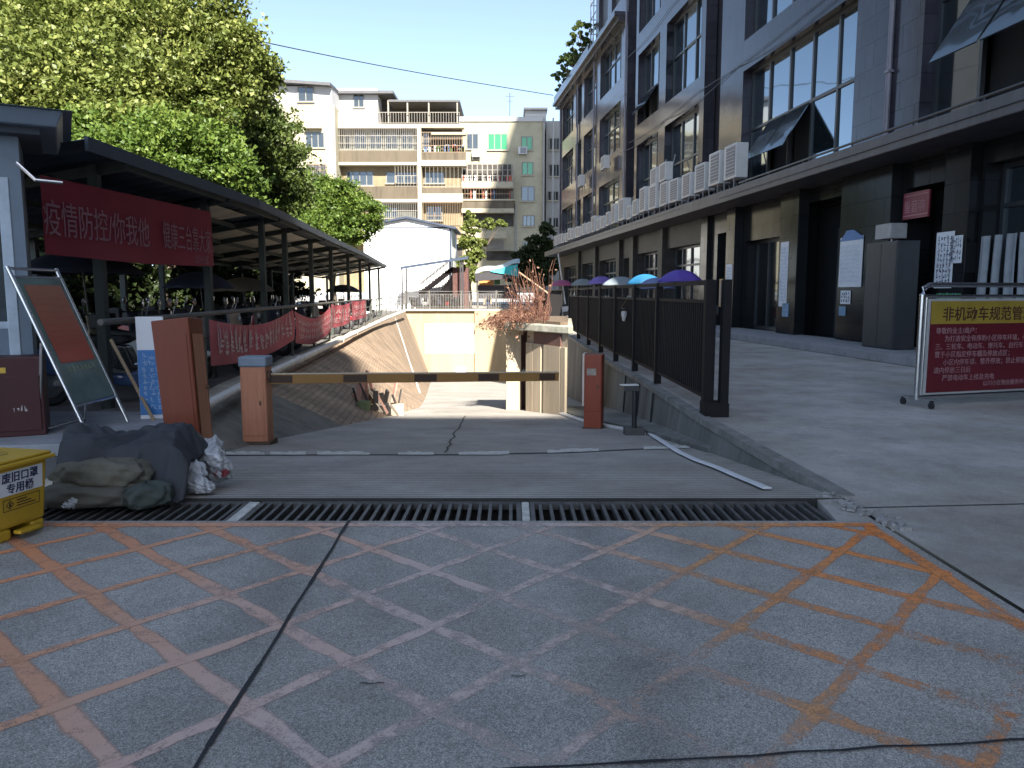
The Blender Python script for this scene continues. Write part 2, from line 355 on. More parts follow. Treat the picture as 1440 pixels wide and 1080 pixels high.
# worn orange crosshatch paint
def mat_paint():
    m, nt, n, l, b = nodes_of('worn_orange_paint'); b.inputs['Roughness'].default_value = 0.8; b.inputs['Specular IOR Level'].default_value = 0.2
    tc = n.new('ShaderNodeTexCoord'); sp = n.new('ShaderNodeSeparateXYZ'); l.new(tc.outputs['Object'], sp.inputs[0])
    def noise(sc, det, ro):
        t = n.new('ShaderNodeTexNoise'); t.inputs['Scale'].default_value = sc; t.inputs['Detail'].default_value = det; t.inputs['Roughness'].default_value = ro
        l.new(tc.outputs['Object'], t.inputs['Vector']); return t.outputs['Fac']
    def mth(op, a, c):
        t = n.new('ShaderNodeMath'); t.operation = op
        for i, q in enumerate((a, c)):
            if isinstance(q, (int, float)): t.inputs[i].default_value = q
            else: l.new(q, t.inputs[i])
        return t.outputs[0]
    xr = n.new('ShaderNodeMapRange'); xr.inputs[1].default_value = -3.2; xr.inputs[2].default_value = 2.3; l.new(sp.outputs['X'], xr.inputs[0])
    cr = n.new('ShaderNodeValToRGB'); e = cr.color_ramp.elements
    e[0].position = 0.0; e[0].color = (0.66, 0.25, 0.10, 1); e[1].position = 1.0; e[1].color = (0.74, 0.25, 0.07, 1)
    for p, c in ((0.3, (0.6, 0.34, 0.23, 1)), (0.48, (0.58, 0.46, 0.42, 1)), (0.62, (0.56, 0.46, 0.42, 1)), (0.78, (0.62, 0.33, 0.17, 1))):
        k = e.new(p); k.color = c
    wob = mth('MULTIPLY_ADD', noise(1.1, 3, 0.5), 0.35)
    wob.node.inputs[2].default_value = -0.175
    l.new(mth('ADD', xr.outputs[0], wob), cr.inputs[0]); l.new(cr.outputs[0], b.inputs['Base Color'])
    # how much paint is left: strong at the left, thin in the middle near the viewer, patchy at the right
    wr = n.new('ShaderNodeValToRGB'); w = wr.color_ramp.elements
    w[0].position = 0; w[0].color = (0.92,) * 3 + (1,); w[1].position = 1; w[1].color = (0.66,) * 3 + (1,)
    for p, c in ((0.35, 0.86), (0.5, 0.8), (0.62, 0.6), (0.8, 0.58)):
        k = w.new(p); k.color = (c, c, c, 1)
    l.new(xr.outputs[0], wr.inputs[0])
    yr = n.new('ShaderNodeMapRange'); yr.inputs[1].default_value = 1.6; yr.inputs[2].default_value = 4.0; yr.inputs[3].default_value = -0.36; yr.inputs[4].default_value = 0.12; l.new(sp.outputs['Y'], yr.inputs[0])
    xm = n.new('ShaderNodeMapRange'); xm.inputs[1].default_value = -1.0; xm.inputs[2].default_value = 0.6; l.new(sp.outputs['X'], xm.inputs[0])
    amt = mth('ADD', wr.outputs[0], mth('MULTIPLY', yr.outputs[0], xm.outputs[0]))
    patch = mth('MULTIPLY', mth('SUBTRACT', noise(1.3, 4, 0.6), 0.5), 1.7)
    grain = mth('ADD', mth('MULTIPLY', mth('SUBTRACT', noise(110, 4, 0.8), 0.5), 1.8), mth('MULTIPLY', mth('SUBTRACT', noise(16, 4, 0.7), 0.5), 1.9))
    a = mth('ADD', mth('ADD', amt, patch), grain)
    sm = n.new('ShaderNodeMapRange'); sm.inputs[1].default_value = 0.2; sm.inputs[2].default_value = 0.85; sm.inputs[4].default_value = 0.95; l.new(a, sm.inputs[0])
    at = n.new('ShaderNodeAttribute'); at.attribute_name = 'cover'; ed = mth('ADD', mth('MULTIPLY', at.outputs['Fac'], 1.5), mth('MULTIPLY', mth('SUBTRACT', noise(60, 4, 0.8), 0.62), 1.6)); ec = n.new('ShaderNodeClamp'); l.new(ed, ec.inputs[0])
    sm = mth('MULTIPLY', sm.outputs[0], ec.outputs[0]).node
    tr = n.new('ShaderNodeBsdfTransparent'); x = n.new('ShaderNodeMixShader'); l.new(sm.outputs[0], x.inputs[0]); l.new(tr.outputs[0], x.inputs[1]); l.new(b.outputs[0], x.inputs[2])
    l.new(x.outputs[0], n['Material Output'].inputs[0]); return m
m_paint = mat_paint()
mb = MB(); X0, X1, Y0, Y1 = -3.9, 2.19, 0.3, 4.56
def clipline(px, py, dx, dy):
    t0, t1 = -50, 50
    for p, d, lo, hi in ((px, dx, X0, X1), (py, dy, Y0, Y1)):
        a, b = sorted(((lo - p) / d, (hi - p) / d)); t0 = max(t0, a); t1 = min(t1, b)
    return (t0, t1) if t1 - t0 > 0.1 else None
COVER = []; rg = random.Random(11)
for fam, (dx, dy) in enumerate(((0.735, -0.678), (0.66, 0.751))):
    for k in range(-9, 12):
        px, py = (-0.42 + 0.632 * k, 2.6) if fam == 0 else (-2.32 + 0.648 * k, 3.06)
        c = clipline(px, py, dx, dy)
        if not c: continue
        n = max(2, int((c[1] - c[0]) / 0.12)); nx, ny = -dy, dx; L = []
        for j in range(n + 1):
            t = c[0] + (c[1] - c[0]) * j / n; hw = 0.033 * rg.uniform(0.75, 1.25) * (1.12 if fam == 0 else 0.86); o = rg.uniform(-.006, .006)
            L.append([(px + dx * t + nx * (o + hw * w_), py + dy * t + ny * (o + hw * w_), 0.0012 * (fam + 1)) for w_ in (1.25, .6, -.6, -1.25)])
        for a, b in zip(L, L[1:]):
            for w_ in range(3): mb.poly(a[w_], a[w_ + 1], b[w_ + 1], b[w_]); COVER += [(0, 1, 1, 0)[w_], (0, 1, 1, 0)[w_ + 1], (0, 1, 1, 0)[w_ + 1], (0, 1, 1, 0)[w_]]
for y_, x_ in ((4.53, None), (None, 2.15)):
    for k in range(3):
        q0, q1 = ((-.05, -.025, .025, .05)[k], (-.05, -.025, .025, .05)[k + 1])
        if y_: mb.poly((-3.9, y_ + q0, .0036), (2.2, y_ + q0, .0036), (2.2, y_ + q1, .0036), (-3.9, y_ + q1, .0036)); c0 = (0, 1, 1, 0)[k]; c1 = (0, 1, 1, 0)[k + 1]; COVER += [c0, c0, c1, c1]
        else: mb.poly((x_ + q0, .3, .0036), (x_ + q0, 4.5, .0036), (x_ + q1, 4.5, .0036), (x_ + q1, .3, .0036)); c0 = (0, 1, 1, 0)[k]; c1 = (0, 1, 1, 0)[k + 1]; COVER += [c0, c0, c1, c1]
o = struct(mb.build('road_marking', m_paint)); at_ = o.data.attributes.new('cover', 'FLOAT', 'POINT'); at_.data.foreach_set('value', [float(c) for c in COVER])
# chips of broken concrete where the kerb crumbles
mb = MB(); rg = random.Random(5)
for k in range(70):
    t = rg.random(); c = Vector((2.2 + 0.12 * t + rg.gauss(0, .05), 5.2 - 0.75 * t + rg.gauss(0, .06), 0.008)); s = rg.uniform(.008, .028)
    mb.obox(c, (s * 1.6, s, s * .8), rg.random() * 6)
o = mb.build('gravel', M('concrete_chip', (0.3, 0.29, 0.28), 0.9)); o['kind'] = 'stuff'
# ------------------------------------------------------------ retaining walls
m_brick = mat_panel('revetment_brick', (0.30, 0.215, 0.145), (0.39, 0.29, 0.2), (0.25, 0.18, 0.125), 0.2, 0.06, 0.9, zscale=1.35, mortar=0.009, dirt=0.35)
m_moss = M('mossy_concrete', (0.16, 0.15, 0.125), 0.9, var=0.4, scale=1.6, bump=0.5, bscale=25, dirt=0.8)
m_wallc = M('stained_concrete', (0.15, 0.15, 0.135), 0.9, var=0.5, scale=1.1, bump=0.5, bscale=22, dirt=0.9, streak=True)
m_ochre = M('ochre_render', (0.33, 0.265, 0.165), 0.9, var=0.3, scale=0.5, dirt=0.5, streak=True)
def wall_strip(mb, top, base, y0, y1, ztop=0.0, n=1.2):
    k = max(2, int((y1 - y0) / n)); P = [y0 + (y1 - y0) * i / k for i in range(k + 1)]
    def fn(u, v):
        y = y0 + (y1 - y0) * u; a = Vector((lerp(top, y), y, ztop)); b = Vector((lerp(base, y), y, rz(y) - 0.03)); return b.lerp(a, v)
    return mb.grid(fn, k, 6)
t = tag(wall_strip(MB(), LT, LB, 5.15, 12.0).build('concrete_wall', m_moss), 'dark mossy concrete side wall beside the short orange gate post', 'wall')
rev = MB(); wall_strip(rev, LT, LB, 12.0, 61, n=0.8)
ro = rev.build('brick_revetment', m_brick); tag(ro, 'sloping pink brick retaining wall along the left of the ramp', 'wall')
bvh = BVHTree.FromPolygons([Vector(v) for v in rev.v], rev.f)
def on_rev(px, py, off=0.02):
    r = Vector(ray(px, py)).normalized(); h = bvh.ray_cast(Vector(CAMP), r); return h[0] - r * off if h[0] else None
cap = MB()      # coping along the top of the left wall
ys = [5.3 + 1.5 * k for k in range(38)]
for a, b in zip(ys, ys[1:]):
    xa, xb = lerp(LT, a), lerp(LT, b); h = 0.07 + 0.03 * math.sin(a * 1.7); h2 = 0.07 + 0.03 * math.sin(b * 1.7)
    cap.hexa([(xa - .22, a, 0.0), (xa + .03, a, -.02), (xb + .03, b, -.02), (xb - .22, b, 0), (xa - .22, a, h), (xa + .03, a, h * .8), (xb + .03, b, h2 * .8), (xb - .22, b, h2)])
tag(cap.build('wall_coping', M('pale_coping', (0.4, 0.37, 0.31), 0.9, var=0.3, dirt=0.6, bump=0.6, bscale=20)), 'rough pale concrete coping along the top of the brick wall', 'coping')
t = thing('concrete_wall', 'grey stained concrete wall below the black fence on the right of the ramp', 'wall', (2.2, 8, 0))
wall_strip(MB(), RT, RB, 5.15, 60.9, 0.0, 0.6).build('wall', m_wallc, t, world=True)
mb = MB()
ys = [5.2 + 0.8 * k for k in range(26)]
for i, (a, b) in enumerate(zip(ys, ys[1:])):
    xa, xb = lerp(RT, a), lerp(RT, b); h = 0.012
    mb.hexa([(xa - .03, a, -.06), (xa + .1, a, -.06), (xb + .1, b, -.06), (xb - .03, b, -.06), (xa - .03, a, h), (xa + .1, a, h), (xb + .1, b, h), (xb - .03, b, h)])
mb.build('coping', M('grey_coping', (0.2, 0.195, 0.18), 0.9, var=0.35, scale=4, dirt=0.7, bump=0.5, bscale=25), t, world=True)
mb = MB()
for y in (11.2, 12.4, 13.6): mb.bar((lerp(RB, y) - .005, y, rz(y)), (lerp(RT, y) - .035, y, -.06), .03, .02)
mb.build('joint_strip', m_joint, t, world=True)
mb = MB(); KX = [(8.0, 2.08), (11.0, 1.78), (12.2, 1.5), (13.5, 1.22), (14.7, 1.1), (16.5, 1.0)]; ky = [8.0 + .5 * k for k in range(18)]
for a, b in zip(ky, ky[1:]): mb.hexa([(lerp(KX, a), a, rz(a) - .1), (lerp(RB, a) + .1, a, rz(a) - .1), (lerp(RB, b) + .1, b, rz(b) - .1), (lerp(KX, b), b, rz(b) - .1), (lerp(KX, a), a, rz(a) + .05), (lerp(RB, a) + .1, a, rz(a) + .13), (lerp(RB, b) + .1, b, rz(b) + .13), (lerp(KX, b), b, rz(b) + .05)])
mb.build('kerb', m_wallc, t, world=True)
# kerb line (pale) along the right edge of the ramp
mb = MB(); pts = [rp(*q) + Vector((0, 0, .025)) for q in ((905, 612), (860, 603), (820, 594), (797, 586), (770, 577), (742, 571), (724, 570))]
mb.tube(pts, 0.035, 6); tag(mb.build('edge_pipe', M('white_plastic', (0.62, 0.61, 0.58), 0.55, var=0.15, dirt=0.3)), 'thin white pipe lying along the foot of the right hand ramp wall', 'pipe')
t = thing('retaining_wall', 'sunlit pale ochre wall closing the bottom of the ramp', 'wall', (-3.5, FARY, 0))
mb = MB(); zb = rz(FARY) - .1; mb.box(-8.6, -2.95, FARY, FARY + .4, zb, 0.0); mb.build('wall', m_ochre, t, world=True)
mb = MB(); mb.box(-2.95, 1.7, FARY - .25, FARY + .4, zb, 0.0); mb.build('wall_pier', m_ochre, t, world=True)
mb = MB(); mb.box(-8.7, 1.7, FARY - .28, FARY + .5, 0.0, 0.14); mb.build('coping', M('pale_coping', (0.4, 0.37, 0.31)), t, world=True)
mb = MB(); a = dp(598, 497, FARY); b = dp(667, 455, FARY); mb.box(a.x, b.x, FARY - .012, FARY - .002, a.z, b.z)
mb.build('white_patch', M('whitewash', (0.85, 0.84, 0.78), 0.9, var=0.05), t, world=True)
a = dp(648, 520, FARY); s = thing('arrow_sign', 'small white left arrow sign low on the sunlit end wall', 'sign', (a.x, FARY - .03, a.z))
mb = MB(); mb.box(-.4, .4, -.02, .02, -.2, .2); mb.build('plate', M('sign_white', (0.8, 0.8, 0.8), 0.5, var=0.05), s, bevel=0.01)
mb = MB(); mb.prism([(-.28, 0), (-.08, .13), (-.08, .05), (.26, .05), (.26, -.05), (-.08, -.05), (-.08, -.13)], -.028, -.021, 'XZ'); mb.build('arrow', M('sign_grey', (0.4, 0.4, 0.42), 0.5), s)
# pillar with planter on the right, garage recess and column behind it
m_plank = M('weathered_beige_render', (0.34, 0.28, 0.2), 0.9, var=0.3, scale=1.3, dirt=0.6, streak=True, bump=0.3, bscale=18)
t = thing('planter_wall', 'beige planked pillar wall with a planter ledge at the right of the ramp', 'wall', (1.3, 15.4, -1.0))
A = Vector((1.06, 14.72)); B = Vector((0.34, 16.3)); d = (B - A).normalized(); nrm = Vector((d.y, -d.x));
if nrm.x > 0: nrm = -nrm
def P3(u, off, z): q = A + (B - A) * u + nrm * off; return (q.x, q.y, z)
mb = MB(); mb.prism([(A.x, A.y), (B.x, B.y), (.3, 18.9), (1.38, 18.9)], rz(16.4) - .05, 0.62, 'XY'); mb.build('wall', m_plank, t, world=True)
for k, (u0, u1) in enumerate(((0.0, .1), (.12, .52), (.6, .8), (.82, 1.0))):
    mb = MB(); z0 = rz(16.3) - .02; z1 = 0.36
    mb.hexa([P3(u0, 0, z0), P3(u1, 0, z0), P3(u1, .05, z0), P3(u0, .05, z0), P3(u0, 0, z1), P3(u1, 0, z1), P3(u1, .05, z1), P3(u0, .05, z1)]); mb.build('plank', m_plank, t, world=True)
mb = MB(); mb.hexa([P3(.12, 0, .36), P3(.8, 0, .36), P3(.8, .04, .36), P3(.12, .04, .36), P3(.12, 0, .6), P3(.8, 0, .6), P3(.8, .04, .6), P3(.12, .04, .6)]); mb.build('dark_panel', M('maroon_board', (0.10, 0.05, 0.04), 0.8), t, world=True)
mb = MB(); mb.prism([(A.x + .02, A.y - .12), (B.x - .22, B.y - .1), (-.18, 16.7), (-.18, 19.4), (1.5, 19.4), (1.17, 14.75)], 0.62, 0.77, 'XY'); mb.build('ledge', M('ledge_concrete', (0.36, 0.35, 0.28), 0.9, var=0.35, dirt=0.7, bump=0.6, bscale=18), t, world=True, bevel=0.02)
mb = MB(); mb.prism([(.95, 15.2), (.3, 16.5), (.1, 19.2), (1.4, 19.2), (1.1, 15.2)], 0.77, 0.83, 'XY'); mb.build('soil', M('dry_soil', (0.12, 0.085, 0.055), 0.95, var=0.4, scale=9, bump=1, bscale=30), t, world=True)
t = thing('concrete_column', 'sunlit beige concrete column beside the dark garage recess', 'column', (.04, 16.95, rz(17)))
mb = MB(); mb.box(-.13, .2, 16.75, 17.15, rz(17.2) - .1, 0.617); mb.build('shaft', m_plank, t, world=True, bevel=0.01)
mb = MB(); mb.box(-.16, .24, 16.71, 17.19, 0.50, 0.612); mb.build('cap', m_plank, t, world=True)
mb = MB(); mb.box(.205, .42, 17.1, 17.2, rz(17.3) - .1, 0.61); o = mb.build('recess_wall', M('maroon_wall', (0.09, 0.04, 0.035), 0.85, var=0.4, dirt=0.4)); tag(o, 'dark maroon wall inside the garage recess behind the planked pillar', 'wall')
s = thing('chevron_sign', 'white chevron arrows on a dark board in the garage recess', 'sign', (.3, 17.06, -.35))
mb = MB(); mb.box(-.09, .09, 0, .03, -.1, .1); mb.build('board', M('sign_dark', (0.05, 0.03, 0.03), 0.6), s)
for k in range(3):
    mb = MB(); x = -.08 + .05 * k; mb.prism([(x, 0), (x + .035, .06), (x + .053, .06), (x + .018, 0), (x + .053, -.06), (x + .035, -.06)], -.012, -.003, 'XZ'); mb.build('chevron', M('sign_white', (0.8, 0.8, 0.8)), s)
# ============================================================ RAMP FURNITURE
m_steel = M('grate_iron', (0.11, 0.105, 0.10), 0.6, metal=0.4, var=0.4, scale=8, dirt=0.6)
for x0, x1, lab in ((-3.18, -1.79, 'dirty iron drain grate running beside the sandbags and the yellow bin'), (-1.71, 0.06, 'iron drain grate in the middle of the ramp foot, between two pale end plates'), (0.12, 2.02, 'iron drain grate at the right end of the row, by the crumbled kerb')):
    g = thing('drain_grate', lab, 'drain grate', ((x0 + x1) / 2, 4.88, -.02), 0, 'drain grates across the foot of the ramp')
    L = (x1 - x0) / 2; mb = MB()
    for y in (-.245, .245): mb.box(-L, L, y - .018, y + .018, -.05, 0.0)
    for x in (-L + .015, L - .015): mb.box(x - .015, x + .015, -.227, .227, -.05, -.001)
    mb.build('frame', m_steel, g)
    mb = MB(); n = int(2 * L / .068)
    for k in range(1, n): x = -L + 2 * L * k / n; mb.box(x - .011 + .02 * 0, x + .011, -.227, .227, -.045, -.003 - .004 * rg.random())
    mb.build('bars', m_steel, g)
for x, w in ((-1.75, .07), (0.09, .05)):
    mb = MB(); mb.box(x - w / 2, x + w / 2, 4.66, 5.1, -.2, -.012); o = mb.build('drain_divider', M('pale_cement', (0.5, 0.49, 0.45)), bevel=0.006)
    tag(o, 'pale concrete divider between drain grates, ' + ('the one nearer the sandbags' if x < -1 else 'the one in the middle of the ramp'), 'divider')
m_orange = M('orange_metal', (0.25, 0.042, 0.012), 0.5, var=0.12, scale=2, dirt=0.45, streak=True)
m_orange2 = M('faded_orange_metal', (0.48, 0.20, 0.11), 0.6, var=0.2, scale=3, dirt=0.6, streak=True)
m_bluegrey = M('blue_grey_cap', (0.2, 0.25, 0.31), 0.6)
m_rust = M('rusty_foot', (0.10, 0.06, 0.04), 0.8)
# leaning tall cabinet
t = thing('barrier_cabinet', 'tall leaning orange barrier cabinet beside the pile of sandbags', 'barrier cabinet', (-2.62, 6.2, -.1))
b0, b1, b2, b3 = Vector((-2.75, 6.05, -.1)), Vector((-2.51, 6.12, -.1)), Vector((-2.52, 6.42, -.12)), Vector((-2.78, 6.36, -.12)); off = Vector((-.10, 0.02, 1.28)); H = [b0 + off, b1 + off + Vector((.03, 0, .03)), b2 + off + Vector((.03, 0, .03)), b3 + off]
mb = MB(); mb.hexa([b0, b1, b2, b3] + H); mb.build('body', M('shaded_orange_metal', (0.175, 0.033, 0.009), .5, var=.15, dirt=.3, streak=True), t, world=True, bevel=0.008)  # shade on the front is put into this darker orange
mb = MB(); mb.hexa([b0.lerp(b1, u) + (off + Vector((.03 * u, 0, .03 * u))) * z + Vector((0, -o_, 0)) for o_ in (.001, .007) for u, z in ((.1, .12), (.9, .12), (.9, .9), (.1, .9))]); mb.build('front_door', MATS['shaded_orange_metal'], t, world=True)
def cabp(u, z, o=0.004): p = b0.lerp(b1, u) + (off + Vector((.03 * u, 0, .03 * u))) * z; return p + Vector((.02 * 0, -o, 0))
mb = MB(); mb.poly(*[b1.lerp(b2, u) + (off + Vector((.03, 0, .03))) * z + Vector((.004, 0, 0)) for u, z in ((.12, .05), (.88, .05), (.88, .9), (.12, .9))]); mb.build('side_door', m_orange2, t, world=True)  # paler orange stands in for the light on this side
mb = MB(); mb.tube([b1.lerp(b2, .75) + off * .55 + Vector((.03, 0, .03)), b1.lerp(b2, .75) + off * .55 + Vector((.05, 0, .03))], .018, 10); mb.build('lock', m_rust, t, world=True)
mb = MB(); mb.hexa([b0 + Vector((-.02, -.02, -.05)), b1 + Vector((.03, -.02, -.05)), b2 + Vector((.03, .02, -.05)), b3 + Vector((-.02, .02, -.05)), b0 + Vector((-.02, -.02, .02)), b1 + Vector((.03, -.02, .02)), b2 + Vector((.03, .02, .02)), b3 + Vector((-.02, .02, .02))]); mb.build('base_plate', m_rust, t, world=True)
# short post with the arm
t = thing('barrier_gate', 'car park barrier with a long yellow and black arm on a short orange post', 'barrier gate', (-3.02, 9.0, rz(9.0)))
mb = MB(); mb.box(-.15, .15, -.11, .13, 0, .93); mb.build('post', m_orange2, t, bevel=0.012)
mb = MB(); mb.box(-.165, .165, -.125, .145, .93, 1.05); mb.build('cap', m_bluegrey, t, bevel=0.02)
mb = MB(); mb.box(-.18, .18, -.14, .17, -.05, .05); mb.build('base_plate', m_rust, t)
a0 = dp(376, 533, 9.0); a1 = dp(785, 529.5, 10.4)
mb = MB(); mb.bar(a0, a1, .045, .115); mb.build('arm', M('yellow_brown_arm', (0.30, 0.155, 0.042), 0.5, var=0.12, scale=1.2, dirt=0.3), t, world=True, bevel=0.004)
for p0, p1 in ((0, .075), (.23, .31), (.465, .545), (.69, .77), (.92, .985)):
    mb = MB(); mb.bar(a0.lerp(a1, p0 + .003), a0.lerp(a1, p1), .049, .09); mb.build('stripe', M('brown_black_stripe', (0.055, 0.03, 0.018), 0.5), t, world=True)
mb = MB(); mb.bar(a0 + Vector((0, 0, .062)), a1 + Vector((0, 0, .062)), .05, .012); mb.build('trim', M('arm_trim', (0.5, 0.42, 0.3), 0.5), t, world=True)
mb = MB(); mb.box(-.12, .12, -.118, -.1105, .12, .84); dr = mb.build('door', m_orange2, t, bevel=.003); mb = MB(); mb.box(.07, .09, -.126, -.1185, .48, .53); mb.build('lock', m_rust, dr)
mb = MB(); mb.lathe([(0, .02), (.06, .02), (.06, -.03), (0, -.03)], (.16, 0, .82), 14, 'X'); mb.build('pivot', m_rust, t)
# right post
t = thing('barrier_post', 'orange box post at the right end of the barrier arm', 'barrier post', (1.24, 11.5, rz(11.5)), R(-14))
mb = MB(); mb.box(-.13, .13, -.16, .16, 0, 1.12); mb.build('post', m_orange, t, bevel=0.01)
mb = MB(); mb.box(-.11, .11, -.168, -.1605, .28, 1.04); dr = mb.build('door', m_orange, t, bevel=.003); mb = MB(); mb.box(.06, .085, -.178, -.1685, .62, .68); mb.build('lock', m_rust, dr); mb = MB(); mb.box(-.09, .05, -.17, -.1685, .82, .92); mb.build('sticker', M('faded_sticker', (.3, .25, .2), .6, var=.4, scale=20), dr)
mb = MB(); mb.box(-.16, -.13, -.14, .14, .35, 1.14); mb.build('lit_side', M('lit_side_pale', (0.62, 0.5, 0.42), 0.6), t)  # lit left face of the post, its light put into a paler colour
mb = MB(); mb.box(-.15, .15, -.18, .18, -.04, .03); mb.build('base_plate', m_rust, t)
t = thing('sensor_post', 'thin black post with a pale camera head on a square foot by the right wall', 'sensor post', (1.66, 10.3, rz(10.3)))
mb = MB(); mb.tube([(0, 0, 0), (0, 0, .6)], .035, 12); mb.build('post', M('black_metal', (0.02, 0.02, 0.022), 0.5), t, smooth=True)
mb = MB(); mb.box(-.13, .13, -.13, .13, -.02, .1); mb.build('foot', M('dark_concrete', (0.08, 0.075, 0.07), 0.9), t, bevel=0.01)
mb = MB(); mb.obox((-.06, -.02, .64), (.22, .1, .07), R(10)); mb.build('camera_head', M('dark_housing', (0.06, 0.06, 0.06), 0.4), t, bevel=0.01)
mb = MB(); mb.obox((-.08, -.02, .685), (.24, .12, .014), R(10)); mb.build('hood', M('white_plastic', (0.62, 0.61, 0.58)), t, bevel=0.004)
# flat white hose on the ramp
q = [(1078, 690), (1062, 683), (1040, 674), (1008, 660), (980, 650), (955, 638), (935, 625), (918, 614), (906, 604), (899, 598)]
pts = [rp(*p) + Vector((0, 0, .02)) for p in q]; sm = []
for i in range(len(pts) - 1):
    for k in range(4): sm.append(pts[i].lerp(pts[i + 1], k / 4))
mb = MB(); mb.tube(sm, .042, 8, flat=.2); tag(mb.build('flat_hose', M('white_hose', (0.62, 0.62, 0.63), 0.7, var=0.12, dirt=0.25), smooth=True), 'flat white hose lying down the right side of the ramp', 'hose')
# white pipe along the top of the brick wall and the pipe down its slope
pts = [gp(*p, .1) for p in ((278, 577), (300, 565), (345, 541), (385, 522), (420, 506), (452, 491), (480, 478), (500, 468), (520, 459), (545, 447.5), (570, 437.5))]
mb = MB(); mb.tube(pts, [.06, .062, .064, .062, .066, .064, .06, .065, .06, .06, .06], 10); o = thing('drain_pipe', 'white plastic pipe along the top of the brick retaining wall', 'pipe', tuple(pts[0])); mb.build('pipe', M('white_plastic', (0.62, 0.61, 0.58)), o, smooth=True, world=True)
for i in (2, 4, 6, 7):
    p = pts[i]; q = pts[i + 1]; dd = (q - p).normalized() * .16; mb = MB(); mb.tube([p, p + dd], .078, 12); mb.build('coupling', M('white_plastic', (0.62, 0.61, 0.58)), o, smooth=True, world=True)
pts = [on_rev(*p) for p in ((556, 449), (562, 466), (569, 488), (576, 510), (583, 530), (590, 552), (596, 571))]; pts = [p for p in pts if p]
mb = MB(); mb.tube(pts, .04, 6); tag(mb.build('slope_pipe', M('white_plastic', (0.62, 0.61, 0.58)), smooth=True), 'thin pale pipe running down the slope of the brick wall', 'pipe')
# scrap heap against the foot of the brick wall
t = thing('scrap_heap', 'heap of broken boards and junk against the foot of the brick wall', 'scrap heap', (-2.6, 15.0, rz(15)))
rg = random.Random(21); mw = [M('scrap_pale', (0.42, 0.35, 0.27), 0.85, var=0.3), M('scrap_brown', (0.16, 0.09, 0.06), 0.85, var=0.3), M('scrap_dark', (0.04, 0.035, 0.035), 0.8), M('scrap_pink', (0.4, 0.22, 0.17), 0.85)]
for k in range(26):
    x = -2.95 + rg.random() * .85; y = 14.2 + rg.random() * 1.3; z0 = rz(y) + .02 + max(0, (-2.2 - x)) * .3
    dvec = Vector((rg.uniform(-.35, .15), rg.uniform(-.3, .3), rg.uniform(.25, .6))) * rg.uniform(.6, 1.25)
    mb = MB(); p = Vector((x, y, z0)); mb.bar(p, p + dvec, rg.uniform(.03, .12), rg.uniform(.02, .04), up=(rg.random(), rg.random(), .2)); mb.build('plank', mw[rg.randint(0, 3)], t, world=True)
for k in range(5):
    mb = MB(); mb.obox((-2.9 + k * .17, 14.5 + rg.random() * .6, rz(14.8) + .12), (.24, .2, .22), rg.random()); mb.build('crate', mw[(k * 2) % 4], t, world=True)
mb = MB(); mb.lathe([(0, 0), (.1, 0), (.14, .3), (.13, .3), (.09, .02)], (-2.75, 14.1, rz(14.1)), 14); mb.build('bucket', M('bucket_green', (0.16, 0.2, 0.1), 0.6), t, world=True, smooth=True)
# ============================================================ NEAR OBJECTS
m_chrome = M('stainless_steel', (0.55, 0.56, 0.58), 0.22, metal=0.95, var=0.1)
m_white = M('white_paper', (0.7, 0.71, 0.74), 0.7, var=0.06)
m_ink = M('dark_ink', (0.03, 0.035, 0.09), 0.7)
m_letter = M('white_lettering', (0.72, 0.68, 0.68), 0.7, var=0.05)
m_rubber = M('black_rubber', (0.018, 0.018, 0.02), 0.7)
# --- yellow bin
m_yel = M('yellow_plastic', (0.52, 0.325, 0.025), 0.42, var=0.1, scale=2.5, dirt=0.25)
t = thing('pedal_bin', 'yellow pedal bin with a white label for used masks', 'bin', (-3.07, 4.36, 0), R(-13))
def bq(x, y, z):   # tapered body
    s = 0.88 + 0.12 * z / .43; return (x * s, y * s, z)
mb = MB(); a, b = .27, .19
mb.hexa([bq(-a, -b, .07), bq(a, -b, .07), bq(a, b, .07), bq(-a, b, .07), bq(-a, -b, .43), bq(a, -b, .43), bq(a, b, .43), bq(-a, b, .43)])
mb.hexa([bq(-a, -b, 0), bq(a, -b, 0), bq(a, -b * .35, 0), bq(-a, -b * .35, 0), bq(-a, -b, .07), bq(a, -b, .07), bq(a, -b * .35, .07), bq(-a, -b * .35, .07)])
mb.hexa([bq(-a, b * .45, 0), bq(a, b * .45, 0), bq(a, b, 0), bq(-a, b, 0), bq(-a, b * .45, .07), bq(a, b * .45, .07), bq(a, b, .07), bq(-a, b, .07)])
mb.build('body', m_yel, t, bevel=0.018)
mb = MB(); mb.box(-.29, .31, -.215, .215, .43, .455); mb.box(-.275, .295, -.2, .2, .455, .475); mb.build('lid', m_yel, t, bevel=0.016)
mb = MB(); mb.box(.245, .30, -.06, .08, .035, .055); mb.build('pedal', m_yel, t, bevel=0.006)
def sidep(y, z, o=.004): q = bq(a, b, z); return Vector((q[0] + o, y, z))
mb = MB(); mb.poly(sidep(-.04, .1, .003), sidep(.13, .1, .003), sidep(.13, .165, .003), sidep(-.04, .165, .003)); mb.build('pedal_recess', M('yellow_plastic_recess', (0.5, 0.31, 0.02), 0.5), t)
lb = MB(); lb.poly(sidep(-.16, .265), sidep(.15, .265), sidep(.15, .405), sidep(-.16, .405)); lab = lb.build('label', m_white, t)
for s_, z_ in (('废旧口罩', .345), ('专用桶', .28)):
    glyph_text(s_, .062, m_ink, lab, plane_m(sidep(-.13 if len(s_) > 3 else -.1, z_, .006), (0, 1, 0), (.075, 0, 1)), bold=.001)
lb = MB()
y0, y1, z0, z1, w = -.12, .13, .175, .245, .004
